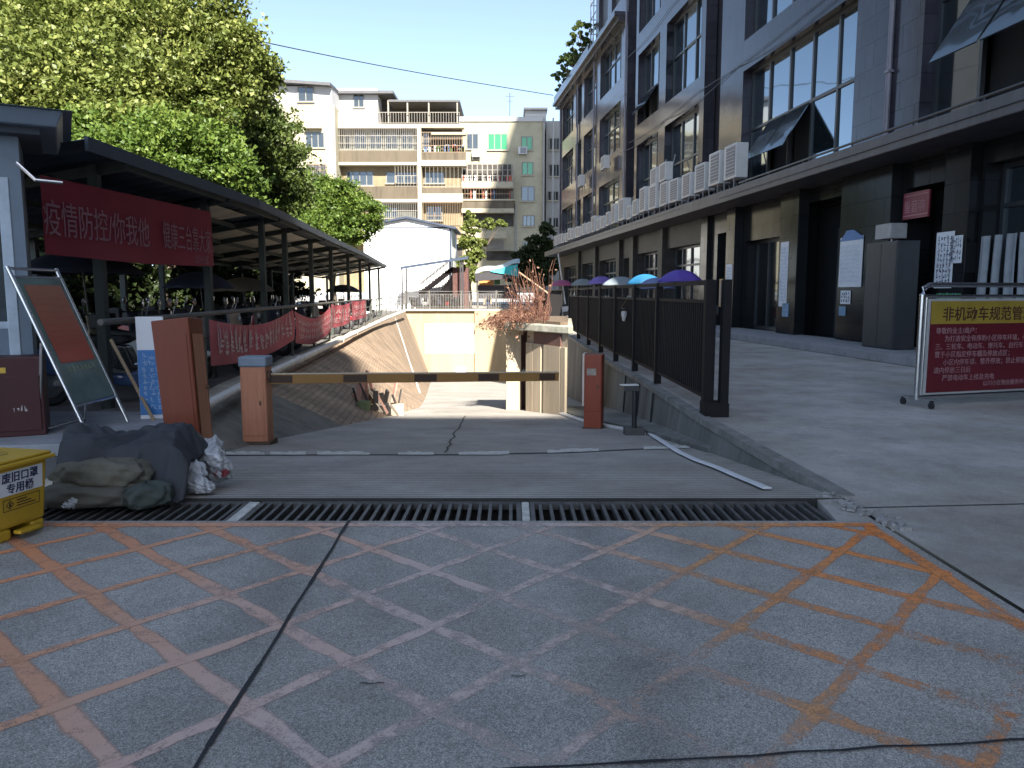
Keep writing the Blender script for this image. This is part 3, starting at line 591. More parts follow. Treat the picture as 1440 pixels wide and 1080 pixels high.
for p in ((y0, y1, z0, z0 + w), (y0, y1, z1 - w, z1), (y0, y0 + w, z0, z1), (y1 - w, y1, z0, z1)): lb.poly(sidep(p[0], p[2]), sidep(p[1], p[2]), sidep(p[1], p[3]), sidep(p[0], p[3]))
cy, cz, rr = -.075, .21, .027
for k in range(4):
    a0 = k * math.pi / 2; a1 = a0 + math.pi / 2
    P = lambda an, r: sidep(cy + r * math.cos(an), cz + r * math.sin(an)); lb.poly(P(a0, rr), P(a1, rr), P(a1, rr - .006), P(a0, rr - .006))
lb.poly(sidep(cy - .008, cz - .012), sidep(cy + .008, cz - .012), sidep(cy + .003, cz + .014), sidep(cy - .003, cz + .014))
for k in range(3): lb.poly(sidep(-.03, .192 + k * .016), sidep(.1 - .03 * k, .192 + k * .016), sidep(.1 - .03 * k, .198 + k * .016), sidep(-.03, .198 + k * .016))
lb.build('hazard_label', M('black_print', (0.02, 0.02, 0.02), 0.6), t)
mb = MB()
for k in range(3):
    an = k * 2.09; c = Vector((.09 + .05 * math.cos(an), .01 + .05 * math.sin(an))); d = Vector((-math.sin(an), math.cos(an)))
    mb.poly(*[(c.x + d.x * p + .02 * math.cos(an) * q, c.y + d.y * p + .02 * math.sin(an) * q, .4765) for p, q in ((-.045, 0), (.03, 0), (.045, -.7), (.03, .6), (-.045, .4))])
mb.build('lid_mark', M('black_print', (0.02, 0.02, 0.02)), t)
# --- sandbags, tarp and crumpled bags
def bag(loc, sz, rot, seed, wr=.08):
    rg = random.Random(seed); ph = [rg.random() * 6 for _ in range(6)]; m = Matrix.Rotation(rot, 3, 'Z')
    def fn(u, v):
        th = 2 * math.pi * u; la = math.pi * (v - .5); cx, cy, cz = math.cos(la) * math.cos(th), math.cos(la) * math.sin(th), math.sin(la)
        p = lambda q, e: math.copysign(abs(q) ** e, q)
        w = 1 + wr * .7 * math.sin(5 * th + ph[0] + 3 * la) + wr * .6 * math.sin(9 * th + ph[1] - 5 * la) + wr * .35 * abs(math.sin(17 * th + ph[3] + 8 * la)) + wr * .3 * math.sin(11 * la + 6 * th + ph[4])
        q = Vector((p(cx, .65) * sz[0] * w, p(cy, .65) * sz[1] * w, p(cz, .8) * sz[2] * (1 + .12 * math.sin(3 * th + ph[2]))))
        q.z = max(q.z, -sz[2] * .8); return m @ q + Vector(loc)
    return MB().grid(fn, 72, 30)
m_sack = M('dirty_woven_sack', (0.125, 0.118, 0.09), 0.9, var=0.35, scale=7, bump=0.6, bscale=140, dirt=0.5)
m_sackg = M('green_woven_sack', (0.05, 0.062, 0.055), 0.9, var=0.3, scale=6, bump=0.5, bscale=140)
for i, (loc, sz, rot, mm, lab) in enumerate((
    ((-2.74, 5.06, .20), (.30, .17, .10), .05, m_sack, 'pale dirty sandbag bulging out on top, under the front of the dark tarp'),
    ((-2.78, 5.0, .075), (.33, .17, .09), .1, M('dark_sack', (0.09, 0.085, 0.07), 0.9, var=0.3), 'dark sandbag at the bottom of the pile behind the drain grate'),
    ((-2.42, 4.98, .07), (.15, .13, .085), .5, m_sackg, 'greenish sandbag end slumped at the right foot of the sandbag pile'),
    ((-2.7, 5.42, .12), (.4, .22, .13), .0, m_sack, 'large sandbag at the back of the pile, covered by the tarp'))):
    tag(bag(loc, sz, rot, 30 + i).build('sandbag', mm, smooth=True), lab, 'sandbag', 'sandbags in the pile by the bin')
def tarp(u, v):
    x = -3.08 + .86 * u; y = 4.96 + .72 * v - .05 * math.sin(u * 6)
    z = .33 + .10 * math.sin(v * 2.6) + .03 * math.sin(7 * u + 3 * v) + .02 * math.sin(17 * u - 11 * v) + .012 * math.sin(29 * u + 7 * math.sin(9 * v)) + .01 * abs(math.sin(14 * v + 9 * u)) - .10 * max(0, u - .75) * 2.4 - .28 * max(0, v - .75)
    if v < .22: z -= (.22 - v) * (1.05 + .65 * math.sin(u * 4.2 + .6) + (.9 if u > .62 else 0))
    if u > .85: z -= (u - .85) * 1.0
    return (x + .02 * math.sin(9 * v), y, max(z, .02))
tag(MB().grid(tarp, 60, 44).build('tarp', M('grey_tarp', (0.034, 0.037, 0.044), 0.75, var=0.2, scale=3, bump=0.5, bscale=18, dirt=0.2), smooth=True, solid=.004), 'dark grey tarp draped over the pile of sandbags', 'tarp')
m_plas = M('crumpled_white_plastic', (0.44, 0.45, 0.47), 0.5, var=0.5, scale=9, bump=0.8, bscale=25, dirt=0.5)
def crumple(c, r, seed, sx=1.0, sy=1.0, sz=1.0):
    bm = bmesh.new(); bmesh.ops.create_icosphere(bm, subdivisions=4, radius=1.0); rg = random.Random(seed); dirs = [(Vector((rg.gauss(0, 1), rg.gauss(0, 1), rg.gauss(0, 1))).normalized(), rg.uniform(.55, .95), rg.uniform(.1, .6)) for _ in range(34)]
    mb = MB()
    for v in bm.verts:
        q = v.co.copy(); k = 1.0
        for d, h, s in dirs:
            dd = q.dot(d)
            if dd > h: k -= s * (dd - h)
        k += .06 * math.sin(13 * q.x + 7 * q.y) + .05 * math.sin(15 * q.z + 9 * q.x); q *= k
        mb.v.append((c[0] + q.x * r * sx, c[1] + q.y * r * sy, max(.004, c[2] + q.z * r * sz)))
    mb.f = [tuple(x.index for x in f.verts) for f in bm.faces]; bm.free(); return mb
for i, (c, r, s, lab) in enumerate((((-2.22, 5.62, .17), .2, (.95, 1, .95), 'crumpled white plastic bag heaped against the leaning orange cabinet'), ((-2.33, 5.35, .13), .14, (1.15, .8, 1), 'crumpled grey white plastic bag at the right edge of the tarp'), ((-2.2, 5.28, .06), .10, (1.2, .9, .75), 'small flattened white plastic bag on the ramp in front of the heap'), ((-2.37, 5.12, .06), .11, (1.1, .8, .8), 'torn white plastic bag low in front of the tarp corner'), ((-2.86, 4.86, .05), .07, (1.1, .8, .8), 'small round white bag between the yellow bin and the drain grate'))):
    tag(crumple(c, r, 50 + i, *s).build('plastic_bag', m_plas), lab, 'plastic bag', 'plastic bags around the sandbag pile')
mb = crumple((-2.13, 5.52, .09), .055, 77, 1.2, .8, .7); tag(mb.build('red_wrapper', M('red_wrapper', (0.22, 0.03, 0.04), 0.5)), 'small crumpled dark red wrapper on the white plastic bag', 'wrapper')
# --- raised slab in front of the booth
mb = MB(); mb.prism([(-9, 5.75), (-3.55, 6.55), (-3.25, 6.9), (-3.7, 8.3), (-9, 8.6)], 0.004, .11); mb.build('slab_step', M('pale_slab', (0.27, 0.28, 0.3), 0.8, var=0.2, dirt=0.5), bevel=0.01)
tag(bpy.data.objects['slab_step'], 'raised pale concrete slab under the booth and the display stand', 'step')
# --- guard booth (front turned to the viewer)
m_blue = M('blue_grey_panel', (0.15, 0.195, 0.25), 0.5, var=0.1, dirt=0.2)
t = thing('guard_booth', 'blue grey guard booth with a white framed window and a flat hipped roof', 'booth', (-4.62, 7.4, .11), R(30))
Wd, Dp, Hh = 2.4, 1.0, 2.74
mb = MB(); mb.box(-Wd, 0, 0, .06, 0, .95); mb.box(-Wd, 0, 0, .06, 2.3, Hh); mb.box(-.1, 0, 0, .06, .95, 2.3); mb.box(-Wd, -2.2, 0, .06, .95, 2.3)
mb.box(-.06, 0, .061, Dp, 0, Hh); mb.box(-Wd, -Wd + .06, .061, Dp, 0, Hh); mb.box(-Wd, 0, Dp, Dp + .05, 0, Hh); mb.box(-Wd, 0, .06, Dp, 0, .02); mb.build('wall', m_blue, t)
mb = MB(); mb.box(-2.2, -.1, .02, .08, .95, 1.02); mb.box(-2.2, -.1, .02, .08, 2.22, 2.3); mb.box(-.19, -.1, -.012, .08, .55, 2.36); mb.box(-2.2, -2.12, .02, .08, 1.02, 2.22); mb.box(-1.2, -1.14, .02, .08, 1.02, 2.22)
wf = mb.build('window_frame', M('pale_blue_frame', (0.42, 0.5, 0.58), 0.5, dirt=0.15), t, bevel=0.006)
mb = MB(); mb.box(-2.12, -.19, .045, .052, 1.02, 2.22); mb.build('pane', mat_glass('booth_glass', refl=0.3), wf)
mb = MB(); e = .32
mb.hexa([(-Wd - e, -e, Hh + .06), (e, -e, Hh + .06), (e, Dp + e, Hh + .06), (-Wd - e, Dp + e, Hh + .06), (-Wd - e - .06, -e - .06, Hh + .2), (e + .06, -e - .06, Hh + .2), (e + .06, Dp + e, Hh + .2), (-Wd - e, Dp + e, Hh + .2)])
mb.hexa([(-Wd - e - .12, -e - .12, Hh + .2), (e + .14, -e - .12, Hh + .2), (e + .14, Dp + e, Hh + .2), (-Wd - e, Dp + e, Hh + .2), (-Wd - .3, .2, Hh + .34), (-.1, .2, Hh + .32), (-.1, Dp, Hh + .32), (-Wd, Dp, Hh + .34)])
mb.build('roof', m_blue, t, bevel=0.015)
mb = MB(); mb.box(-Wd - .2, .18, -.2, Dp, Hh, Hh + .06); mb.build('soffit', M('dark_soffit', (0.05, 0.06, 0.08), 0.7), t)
mb = MB(); mb.tube([(-.02, -.02, 2.5), (.12, -.1, 2.34), (.34, -.1, 2.33)], .018, 8); mb.build('bracket', m_chrome, t)
# --- dark red cabinet and the leaning display stand in front of the booth
t = thing('fire_cabinet', 'dark red cabinet with a yellow strip behind the leaning display stand', 'cabinet', (-4.6, 6.95, .11), R(25))
m_dred = M('dark_red_paint', (0.05, 0.008, 0.01), 0.5, var=0.15, dirt=0.3)
mb = MB(); mb.box(-.3, .3, -.16, .16, 0, .72); mb.build('body', m_dred, t, bevel=0.01)
mb = MB(); mb.box(-.22, .02, -.166, -.161, .58, .63); mb.build('yellow_strip', M('yellow_sticker', (0.6, 0.4, 0.05), 0.6), t)
mb = MB(); mb.box(-.27, .27, -.172, -.161, .05, .55); mb.build('door', m_dred, t, bevel=0.004)
mb = MB(); scrawl(mb, lambda u, v: (.05 + .12 * u, -.175, .22 + .05 * v), 4, 1, 3); mb.build('lettering', m_letter, t)
t = thing('display_stand', 'leaning chrome display stand with a faded orange red notice', 'display stand', (-3.95, 7.25, .115))
# the board leans to the left; its face looks towards the ramp
bA, bB = Vector((-3.88, 6.92, .115)), Vector((-3.86, 7.62, .115)); up = Vector((-.62, .0, 1.52))
def sp(u, v, o=0.0): return bA.lerp(bB, u) + up * v + Vector((.92, 0, .38)) * o
mb = MB()
for u in (0, 1): mb.tube([sp(u, 0), sp(u, 1.0)], .019, 10)
for v in (.99, .94, .17): mb.tube([sp(0, v), sp(1, v)], .014, 8)
mb.build('frame', m_chrome, t, world=True, smooth=True)
mb = MB(); mb.tube([sp(0, .55) + Vector((-.02, 0, 0)), sp(0, 0) + Vector((-.45, .02, 0))], .016, 8); mb.tube([sp(1, .55) + Vector((-.02, 0, 0)), sp(1, 0) + Vector((-.45, .02, 0))], .016, 8); mb.tube([sp(0, 0) + Vector((-.45, .02, .03)), sp(1, 0) + Vector((-.45, .02, .03))], .016, 8); mb.build('rear_leg', m_chrome, t, world=True)
mb = MB(); mb.hexa([sp(.03, .18), sp(.97, .18), sp(.97, .18, .01), sp(.03, .18, .01), sp(.03, .93), sp(.97, .93), sp(.97, .93, .01), sp(.03, .93, .01)]); pb = mb.build('board', M('faded_green_board', (0.12, 0.17, 0.15), 0.35, var=0.35, scale=3), t, world=True)
def mat_notice():
    m, nt, n, l, b = nodes_of('faded_orange_notice'); b.inputs['Roughness'].default_value = 0.35
    tc = n.new('ShaderNodeTexCoord'); sx = n.new('ShaderNodeSeparateXYZ'); l.new(tc.outputs['Object'], sx.inputs[0])
    cr = n.new('ShaderNodeValToRGB'); mr = n.new('ShaderNodeMapRange'); mr.inputs[1].default_value = .6; mr.inputs[2].default_value = 1.5; l.new(sx.outputs['Z'], mr.inputs[0]); l.new(mr.outputs[0], cr.inputs[0])
    cr.color_ramp.elements[0].color = (0.42, 0.06, 0.03, 1); cr.color_ramp.elements[1].color = (0.36, 0.16, 0.08, 1); l.new(cr.outputs[0], b.inputs['Base Color']); return m
mb = MB(); mb.poly(sp(.12, .42, .013), sp(.9, .42, .013), sp(.9, .89, .013), sp(.12, .89, .013)); mb.build('notice', mat_notice(), t, world=True)
mb = MB()
for k in range(9):
    v = .50 + k * .038; mb2 = scrawl(mb, lambda a, b_: sp(.2 + .6 * a, v + .022 * b_, .016), 14, 1, 60 + k, .12)
mb.build('lettering', M('faded_print', (0.42, 0.2, 0.13), 0.7), t, world=True)
mb = MB(); scrawl(mb, lambda a, b_: sp(.2 + .62 * a, .36 + .035 * b_, .016), 7, 1, 99, .12); mb.build('footer_lettering', M('pale_green_print', (0.35, 0.42, 0.25), 0.7), t, world=True)
# --- blue and white board, bamboo pole, small table stuff beside the cabinet
t = thing('standing_sign', 'narrow standing board, white on top and blue below, left of the orange cabinet', 'sign board', (-3.7, 7.85, .1), R(12))
mb = MB(); mb.box(-.13, .13, 0, .03, 0, 1.06); mb.build('board', m_white, t)
mb = MB(); mb.box(-.128, .128, -.004, -.001, .05, .72); mb.build('blue_panel', M('bright_blue', (0.03, 0.16, 0.42), 0.5, var=0.15), t)
mb = MB(); scrawl(mb, lambda u, v: (-.1 + .2 * u, -.007, .1 + .58 * v), 3, 9, 5); mb.build('lettering', M('pale_blue_print', (0.3, 0.42, 0.6), 0.7), t)
a = dp(156, 478, 8.1); b = gp(221, 600, .05); mb = MB(); mb.tube([a, b], .018, 8); tag(mb.build('bamboo_pole', M('bamboo', (0.28, 0.2, 0.12), 0.6), smooth=True), 'thin bamboo pole leaning in front of the parked bikes left of the blue board', 'pole')
# --- notice board on castors at the right
t = thing('notice_board', 'red notice board with a yellow heading in a steel frame on castors', 'notice board', (5.0, 9.42, 0), R(17))
Lb = 2.5
mb = MB(); r = .03
arc = [(.0, .09), (.0, 1.38), (.025, 1.46), (.1, 1.5)]; arcR = [(Lb - .1, 1.5), (Lb - .025, 1.46), (Lb, 1.38), (Lb, .09)]
mb.tube([(x, 0, z) for x, z in arc + arcR], r, 12); mb.tube([(0, 0, 1.36), (Lb, 0, 1.36)], .022, 10); mb.tube([(0, 0, .12), (Lb, 0, .12)], .03, 10); mb.tube([(.07, 0, .12), (.07, 0, 1.36)], .018, 10)
mb.build('frame', m_chrome, t, smooth=True)
mb = MB(); mb.box(.05, Lb - .05, -.012, .03, .1, 1.33); mb.build('backing', M('aluminium', (0.42, 0.44, 0.44), 0.5, metal=0.3, dirt=0.2), t)
mb = MB(); mb.box(.13, Lb - .12, -.022, -.0125, .17, 1.30); pan = mb.build('panel', M('dark_red_vinyl', (0.10, 0.010, 0.017), 0.4, var=0.12, scale=2), t)
mb = MB(); mb.box(.13, Lb - .12, -.026, -.0225, 1.02, 1.30); mb.build('heading_band', M('yellow_vinyl', (0.27, 0.19, 0.03), 0.4, var=0.2, scale=2.5), t)
glyph_text('非机动车规范管理', .185, M('brown_print', (0.05, 0.012, 0.01), 0.6), t, plane_m((.30, -.029, 1.075), (1, 0, 0), (0, 0, 1)), 'heading', bold=.002)
mt = M('pale_red_print', (0.3, 0.17, 0.18), 0.6)
for i, (tx, x) in enumerate((('尊敬的业主/商户：', .22), ('为打造安全有序的小区停车环境，小', .36), ('三、三轮车、电动车、摩托车、自行车', .22), ('置于小区指定停车棚及停放点区；', .22), ('小区内停车请、整齐停放；禁止停放', .36), ('道内停放三日后', .22), ('严禁电动车上楼及充电', .36))):
    glyph_text(tx, .084, mt, t, plane_m((x, -.025, .905 - i * .098), (1, 0, 0), (0, 0, 1)), 'lettering')
glyph_text('山川小区物业服务中心', .075, mt, t, plane_m((1.02, -.025, .235), (1, 0, 0), (0, 0, 1)), 'signature')
for x in (.02, Lb - .02):
    for y in (-.22, .22):
        mb = MB(); mb.bar((x, 0, .1), (x, y, .1), .03); mb.build('foot_bar', m_chrome, t)
        mb = MB(); mb.lathe([(0, -.014), (.04, -.014), (.04, .014), (0, .014)], (x, y, .041), 14, 'X'); mb.box(x - .02, x + .02, y - .015, y + .015, .06, .1); mb.build('castor', m_rubber, t)
# ============================================================ SHED, RAILING, BANNERS
EX = lambda y: lerp(LT, max(y, 14)) - .62     # line of the shed's front posts
m_green = M('dark_green_steel', (0.045, 0.055, 0.05), 0.6, var=0.2, dirt=0.4)
m_roofd = M('blue_black_sheet', (0.045, 0.058, 0.078), 0.55, var=0.2, dirt=0.3)
m_roofl = M('pale_grey_sheet', (0.42, 0.39, 0.33), 0.7, var=0.3, dirt=0.5)  # opaque pale grey for the panels under the dark roof sheet
t = thing('bike_shed', 'long dark steel bike shed with a corrugated roof along the ramp', 'bike shed', (-6.5, 8.4, 0))
ysr = [8.4 + .35 * k for k in range(109)]
def corr(u, v):
    y = 8.4 + 37.6 * u; x = EX(y) + .42 - 3.9 * v; return (x, y, 3.02 - .62 * v + .03 * math.sin(y * 2 * math.pi / .42))
MB().grid(corr, 640, 3).build('roof_sheet', m_roofd, t, world=True, solid=.006)
mb = MB()
for a, b in zip(ysr, ysr[1:]): mb.hexa([(EX(a) + .40, a, 2.9), (EX(a) + .44, a, 2.9), (EX(b) + .44, b, 2.9), (EX(b) + .40, b, 2.9), (EX(a) + .40, a, 3.05), (EX(a) + .44, a, 3.05), (EX(b) + .44, b, 3.05), (EX(b) + .40, b, 3.05)])
mb.build('fascia', m_roofd, t, world=True)
mb = MB()
k = 0
for y in [12.6 + 3.3 * i for i in range(10)]:
    p = [(EX(y + dy) + .42 - 3.9 * v, y + dy, 3.02 - .62 * v - .07) for dy, v in ((0, .12), (2.4, .12), (2.4, .9), (0, .9))]; mb.poly(*p)
mb.build('ceiling_sheet', m_roofl, t, world=True)
py = [9.3, 12.6, 15.9, 18.2, 21.8, 25.6, 30.0, 34.5, 39.5, 45.5]
for i, y in enumerate(py):
    x = EX(y); mb = MB(); mb.box(x - .055, x + .055, y - .055, y + .055, 0, 2.9); mb.build('post', m_green, t, world=True)
    mb = MB(); mb.box(x - 3.255, x - 3.145, y + .6, y + .71, 0, 2.45); mb.build('post', m_green, t, world=True)
    mb = MB(); mb.bar((x + .4, y, 2.9), (x - 3.4, y + .3, 2.3), .07, .12); mb.build('rafter', m_green, t, world=True)
mb = MB()
for v in (0.02, .25, .5, .75, .97):
    for a, b in zip(py, py[1:]): mb.bar((EX(a) + .42 - 3.9 * v, a, 2.9 - .62 * v), (EX(b) + .42 - 3.9 * v, b, 2.9 - .62 * v), .05, .08)
mb.build('purlins', m_green, t, world=True)
# red banner on the shed front
m_red = M('red_banner_cloth', (0.26, 0.022, 0.042), 0.7, var=0.12, scale=1.2)
t = thing('banner', 'large red slogan banner hanging from the shed roof above the bikes', 'banner', (-4.84, 10, 2.2))
def banp(u, v, o=0.0):
    y = 8.05 + 4.5 * u; x = -4.83 + .03 * math.sin(u * 9) * (1 - v) + o; return Vector((x, y, 1.80 + .03 * u + (.80 + .06 * u) * v - .03 * math.sin(u * 3.14) * (1 - v)))
MB().grid(banp, 40, 8).build('cloth', m_red, t, world=True, smooth=True)
m_pink = M('faded_pink_print', (0.32, 0.15, 0.18), 0.7)
glyph_text('疫情防控/你我他', .40, m_pink, t, plane_m(Vector((0.045, -2.0, -.17)), (0, 1, 0), (0, 0, 1)), 'lettering', sx=.8)
glyph_text('健康三台靠大家', .40, m_pink, t, plane_m(Vector((0.045, .72, -.15)), (0, 1, 0), (0, 0, 1)), 'lettering', sx=.61)
glyph_text('山川小区', .15, m_pink, t, plane_m(Vector((0.045, 1.75, -.34)), (0, 1, 0), (0, 0, 1)), 'small_lettering', sx=.9)
# railing along the wall top
m_rail = M('weathered_rail', (0.10, 0.095, 0.085), 0.7, var=0.3, dirt=0.5)
RX = lambda y: lerp(LT, y) - .14
t = thing('railing', 'long weathered pipe railing on top of the brick wall, hung with red banners', 'railing', (RX(20), 20, 0))
for z, r in ((1.12, .032), (.80, .022), (.46, .022)):
    mb = MB(); mb.tube([(RX(y) if y > 9 else RX(9) , y, z) for y in ([7.4] if z > 1 else []) + [8.2 + 1.5 * k for k in range(36)]], r, 8); mb.build('rail', m_rail, t, world=True, smooth=True)
for y in [8.3, 10.25, 13.2, 16.25, 19, 21.7, 24, 26.3, 29, 31.6, 34.5, 37.5, 41, 44.5, 48, 52, 56, 60]:
    x = RX(max(y, 9)); mb = MB(); mb.tube([(x, y, 0), (x, y, 1.12)], .028, 8); mb.build('post', m_rail, t, world=True)
m_pinkred = M('faded_red_cloth', (0.46, 0.085, 0.11), 0.7, var=0.2, scale=1.2)
for i, (y0, y1, zt, zb, sag, lab) in enumerate(((10.3, 16.15, 1.05, .42, .16, 'longest and nearest red banner on the railing, with faded print'), (16.3, 21.6, 1.02, .34, .2, 'sagging red banner on the railing right of the longest one'), (21.75, 26.1, 1.08, .42, .05, 'third red banner along the railing, partly in the sun, just before the farthest'), (26.45, 31.3, 1.12, .45, .02, 'farthest red banner on the railing, bright in the sun'))):
    t = thing('banner', lab, 'banner', (RX((y0 + y1) / 2) + .06, (y0 + y1) / 2, .7), 0, 'red banners tied to the railing')
    def bp(u, v, o=0.0):
        y = y0 + (y1 - y0) * u; s = sag * math.sin(math.pi * u); w = .03 * math.sin(u * 14 + i) * math.sin(math.pi * v)
        return Vector((RX(y) + .06 + w + o, y, zb + (zt - zb) * v - s * (.75 + .4 * v)))
    MB().grid(bp, 40, 8).build('cloth', m_pinkred, t, world=True, smooth=True)
    mb = MB(); scrawl(mb, lambda u, v: bp(.04 + .92 * u, .14 + .7 * v, .012), (17, 22, 10, 10)[i], (1, 3, 2, 2)[i], 200 + i, .07 if i == 0 else .11, (11, 16) if i == 0 else (6, 9))
    mb.build('lettering', M('faded_white_print', (0.6, 0.42, 0.42), 0.7), t, world=True)
# ============================================================ RIGHT BUILDING (local frame: y runs along the street front, x into the building)
ANG = math.atan(.111); FK = math.sqrt(1 + .111 ** 2)
bld = thing('office_building', 'long dark stone office building with air conditioners on its ledge, right of the ramp', 'building', (10.93, 0, 0), ANG)
def L(y): return y * FK
def bw(x, y, z):      # local to world
    v = Matrix.Rotation(ANG, 3, 'Z') @ Vector((x, y, z)); return Vector((v.x + 10.93, v.y, v.z))
m_stone = mat_panel('grey_granite_cladding', (0.036, 0.034, 0.045), (0.05, 0.048, 0.062), (0.014, 0.014, 0.017), 1.15, .62, 0.12, spec=0.26, coat=0.0, dirt=0.3, mortar=.008)
m_stone2 = mat_panel('pale_granite_cladding', (0.06, 0.058, 0.07), (0.08, 0.077, 0.09), (0.04, 0.04, 0.045), 1.0, .6, 0.16, spec=0.24, coat=0.0, dirt=0.3, mortar=.008)
m_gran = mat_panel('black_granite', (0.014, 0.015, 0.017), (0.02, 0.021, 0.023), (0.007, 0.007, 0.007), .8, .6, 0.16, spec=0.09, coat=0.0, dirt=0.1)
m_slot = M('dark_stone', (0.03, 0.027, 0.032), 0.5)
m_wglass = mat_glass('window_glass', (0.02, 0.028, 0.034), 0.55, 0.03)
m_dglass = mat_glass('dark_shop_glass', (0.012, 0.014, 0.016), 0.22, 0.05)
m_frame = M('dark_window_frame', (0.035, 0.04, 0.045), 0.4, var=0.1)
m_ledge = M('stained_ledge_stone', (0.07, 0.067, 0.075), 0.5, var=0.3, dirt=0.6, streak=True)
def facade(name, mat, y0, y1, z0, z1, openings, depth, parent, x=0.0):
    ys = sorted({y0, y1} | {v for o in openings for v in o[:2]}); zs = sorted({z0, z1} | {v for o in openings for v in o[2:4]}); mb = MB()
    ys = [v for v in ys if y0 <= v <= y1]; zs = [v for v in zs if z0 <= v <= z1]
    inside = lambda y, z: any(o[0] < y < o[1] and o[2] < z < o[3] for o in openings)
    for a, b in zip(ys, ys[1:]):
        for c, d in zip(zs, zs[1:]):
            if not inside((a + b) / 2, (c + d) / 2): mb.poly((x, a, c), (x, a, d), (x, b, d), (x, b, c))
    for a, b, c, d in [o[:4] for o in openings]:
        X = x + depth; mb.poly((x, a, c), (x, b, c), (X, b, c), (X, a, c)); mb.poly((x, a, d), (X, a, d), (X, b, d), (x, b, d))
        mb.poly((x, a, c), (X, a, c), (X, a, d), (x, a, d)); mb.poly((x, b, c), (x, b, d), (X, b, d), (X, b, c))
    return mb.build(name, mat, parent)
def window(y0, y1, z0, z1, depth, nx, zt, parent, awn=(), glass=None, x=0.0):
    glass = glass or m_wglass; mb = MB(); X = x + depth; w = .045
    for k in range(nx + 1):
        y = y0 + (y1 - y0) * k / nx; y = min(max(y, y0 + w), y1 - w); mb.box(X - .06, X + .04, y - w, y + w, z0 + .0, z1)
    for z in [z0 + w, z1 - w] + ([zt] if zt else []): mb.box(X - .055, X + .035, y0, y1, z - w, z + w)
    f = mb.build('window', m_frame, parent)
    zs = [z0] + ([zt] if zt else []) + [z1]; mb = MB()
    for k in range(nx):
        for j in range(len(zs) - 1):
            if (k, j) in awn: continue
            a, b = y0 + (y1 - y0) * k / nx, y0 + (y1 - y0) * (k + 1) / nx; t = rgw.uniform(-.012, .012); t2 = rgw.uniform(-.01, .01)
            mb.poly((X + t, a, zs[j] + t2 * 0), (X - t, b, zs[j]), (X - t + t2, b, zs[j + 1]), (X + t + t2, a, zs[j + 1]))
    mb.build('pane', glass, f)
    for (k, j) in awn:
        a, b = y0 + (y1 - y0) * k / nx + .05, y0 + (y1 - y0) * (k + 1) / nx - .05; za, zb = zs[j], zs[j + 1] - .05; h = (zb - za) * .75; an = R(33)
        d = Vector((-math.sin(an), 0, -math.cos(an))); tp = Vector((X - .07, 0, zb)); nn = Vector((-math.cos(an), 0, math.sin(an))) * .03
        q = [tp + Vector((0, a, 0)), tp + Vector((0, b, 0))]; mb = MB(); mb.hexa([q[0], q[1], q[1] + d * h, q[0] + d * h, q[0] + nn, q[1] + nn, q[1] + d * h + nn, q[0] + d * h + nn]); mb.build('open_sash', mat_glass('sash_glass', (0.05, 0.06, 0.065), 0.4) if 'sash_glass' not in MATS else MATS['sash_glass'], f)
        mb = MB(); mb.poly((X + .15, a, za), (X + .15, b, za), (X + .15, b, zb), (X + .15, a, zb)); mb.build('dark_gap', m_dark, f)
    return f
rgw = random.Random(2)
# window openings (Y along the street, z): bays A, B, C, D of the near block and E, F, G, H of the far block
near = []
BAYS = (('A', 10.5, 17.55, 4), ('B', 20.25, 27.3, 5), ('C', 31.55, 36.0, 3), ('D', 37.0, 40.65, 3))
FLO = ((4.95, 8.9), (9.9, 13.35), (14.4, 17.8), (18.9, 22.3))
for nme, a, b, nx in BAYS:
    for i, (c, d) in enumerate(FLO): near.append((L(a), L(b), c, d, nx, nme, i))
ops = near + [(L(29.35), L(31.05), 4.8, 22.5), (L(41.1), L(42.7), 4.8, 22.5)]
facade('upper_wall', m_stone, L(2), L(43.6), 4.75, 24.5, [o[:4] for o in ops], .45, bld)
far = []
for a, b, nx in ((44.4, 49.6, 4), (50.75, 54.5, 3), (55.3, 57.4, 2), (58.3, 62.9, 4)):
    for c, d in ((5.2, 8.0), (9.5, 12.1), (13.3, 15.9)): far.append((L(a), L(b), c, d, nx))
facade('far_upper_wall', m_stone2, L(43.6), L(64), 4.75, 16.3, [o[:4] for o in far], .4, bld, x=.06)
for (a, b, c, d, nx, nme, i) in near:
    if nme == 'B' and i == 0: window(a, b, c, d, .38, 5, 6.95, bld, awn=((2, 0), (3, 0)))
    elif nme == 'A' and i == 0: window(a, b, c, d, .38, 5, 7.7, bld, awn=((3, 0), (2, 0)), glass=m_dglass)
    elif nme == 'D' and i == 1: window(a, b, c, d, .38, 3, 11.4, bld, awn=((1, 0), (2, 0)))
    else: window(a, b, c, d, .38, nx, c + (d - c) * .55, bld)
for (a, b, c, d, nx) in far: window(a, b, c, d, .4, nx, c + (d - c) * .6, bld)
for a, b in ((29.3, 31.1), (41.05, 42.75)): mb = MB(); mb.box(.5, .69, L(a) - .1, L(b) + .1, 4.8, 22.6); mb.build('recess_back', m_slot, bld)
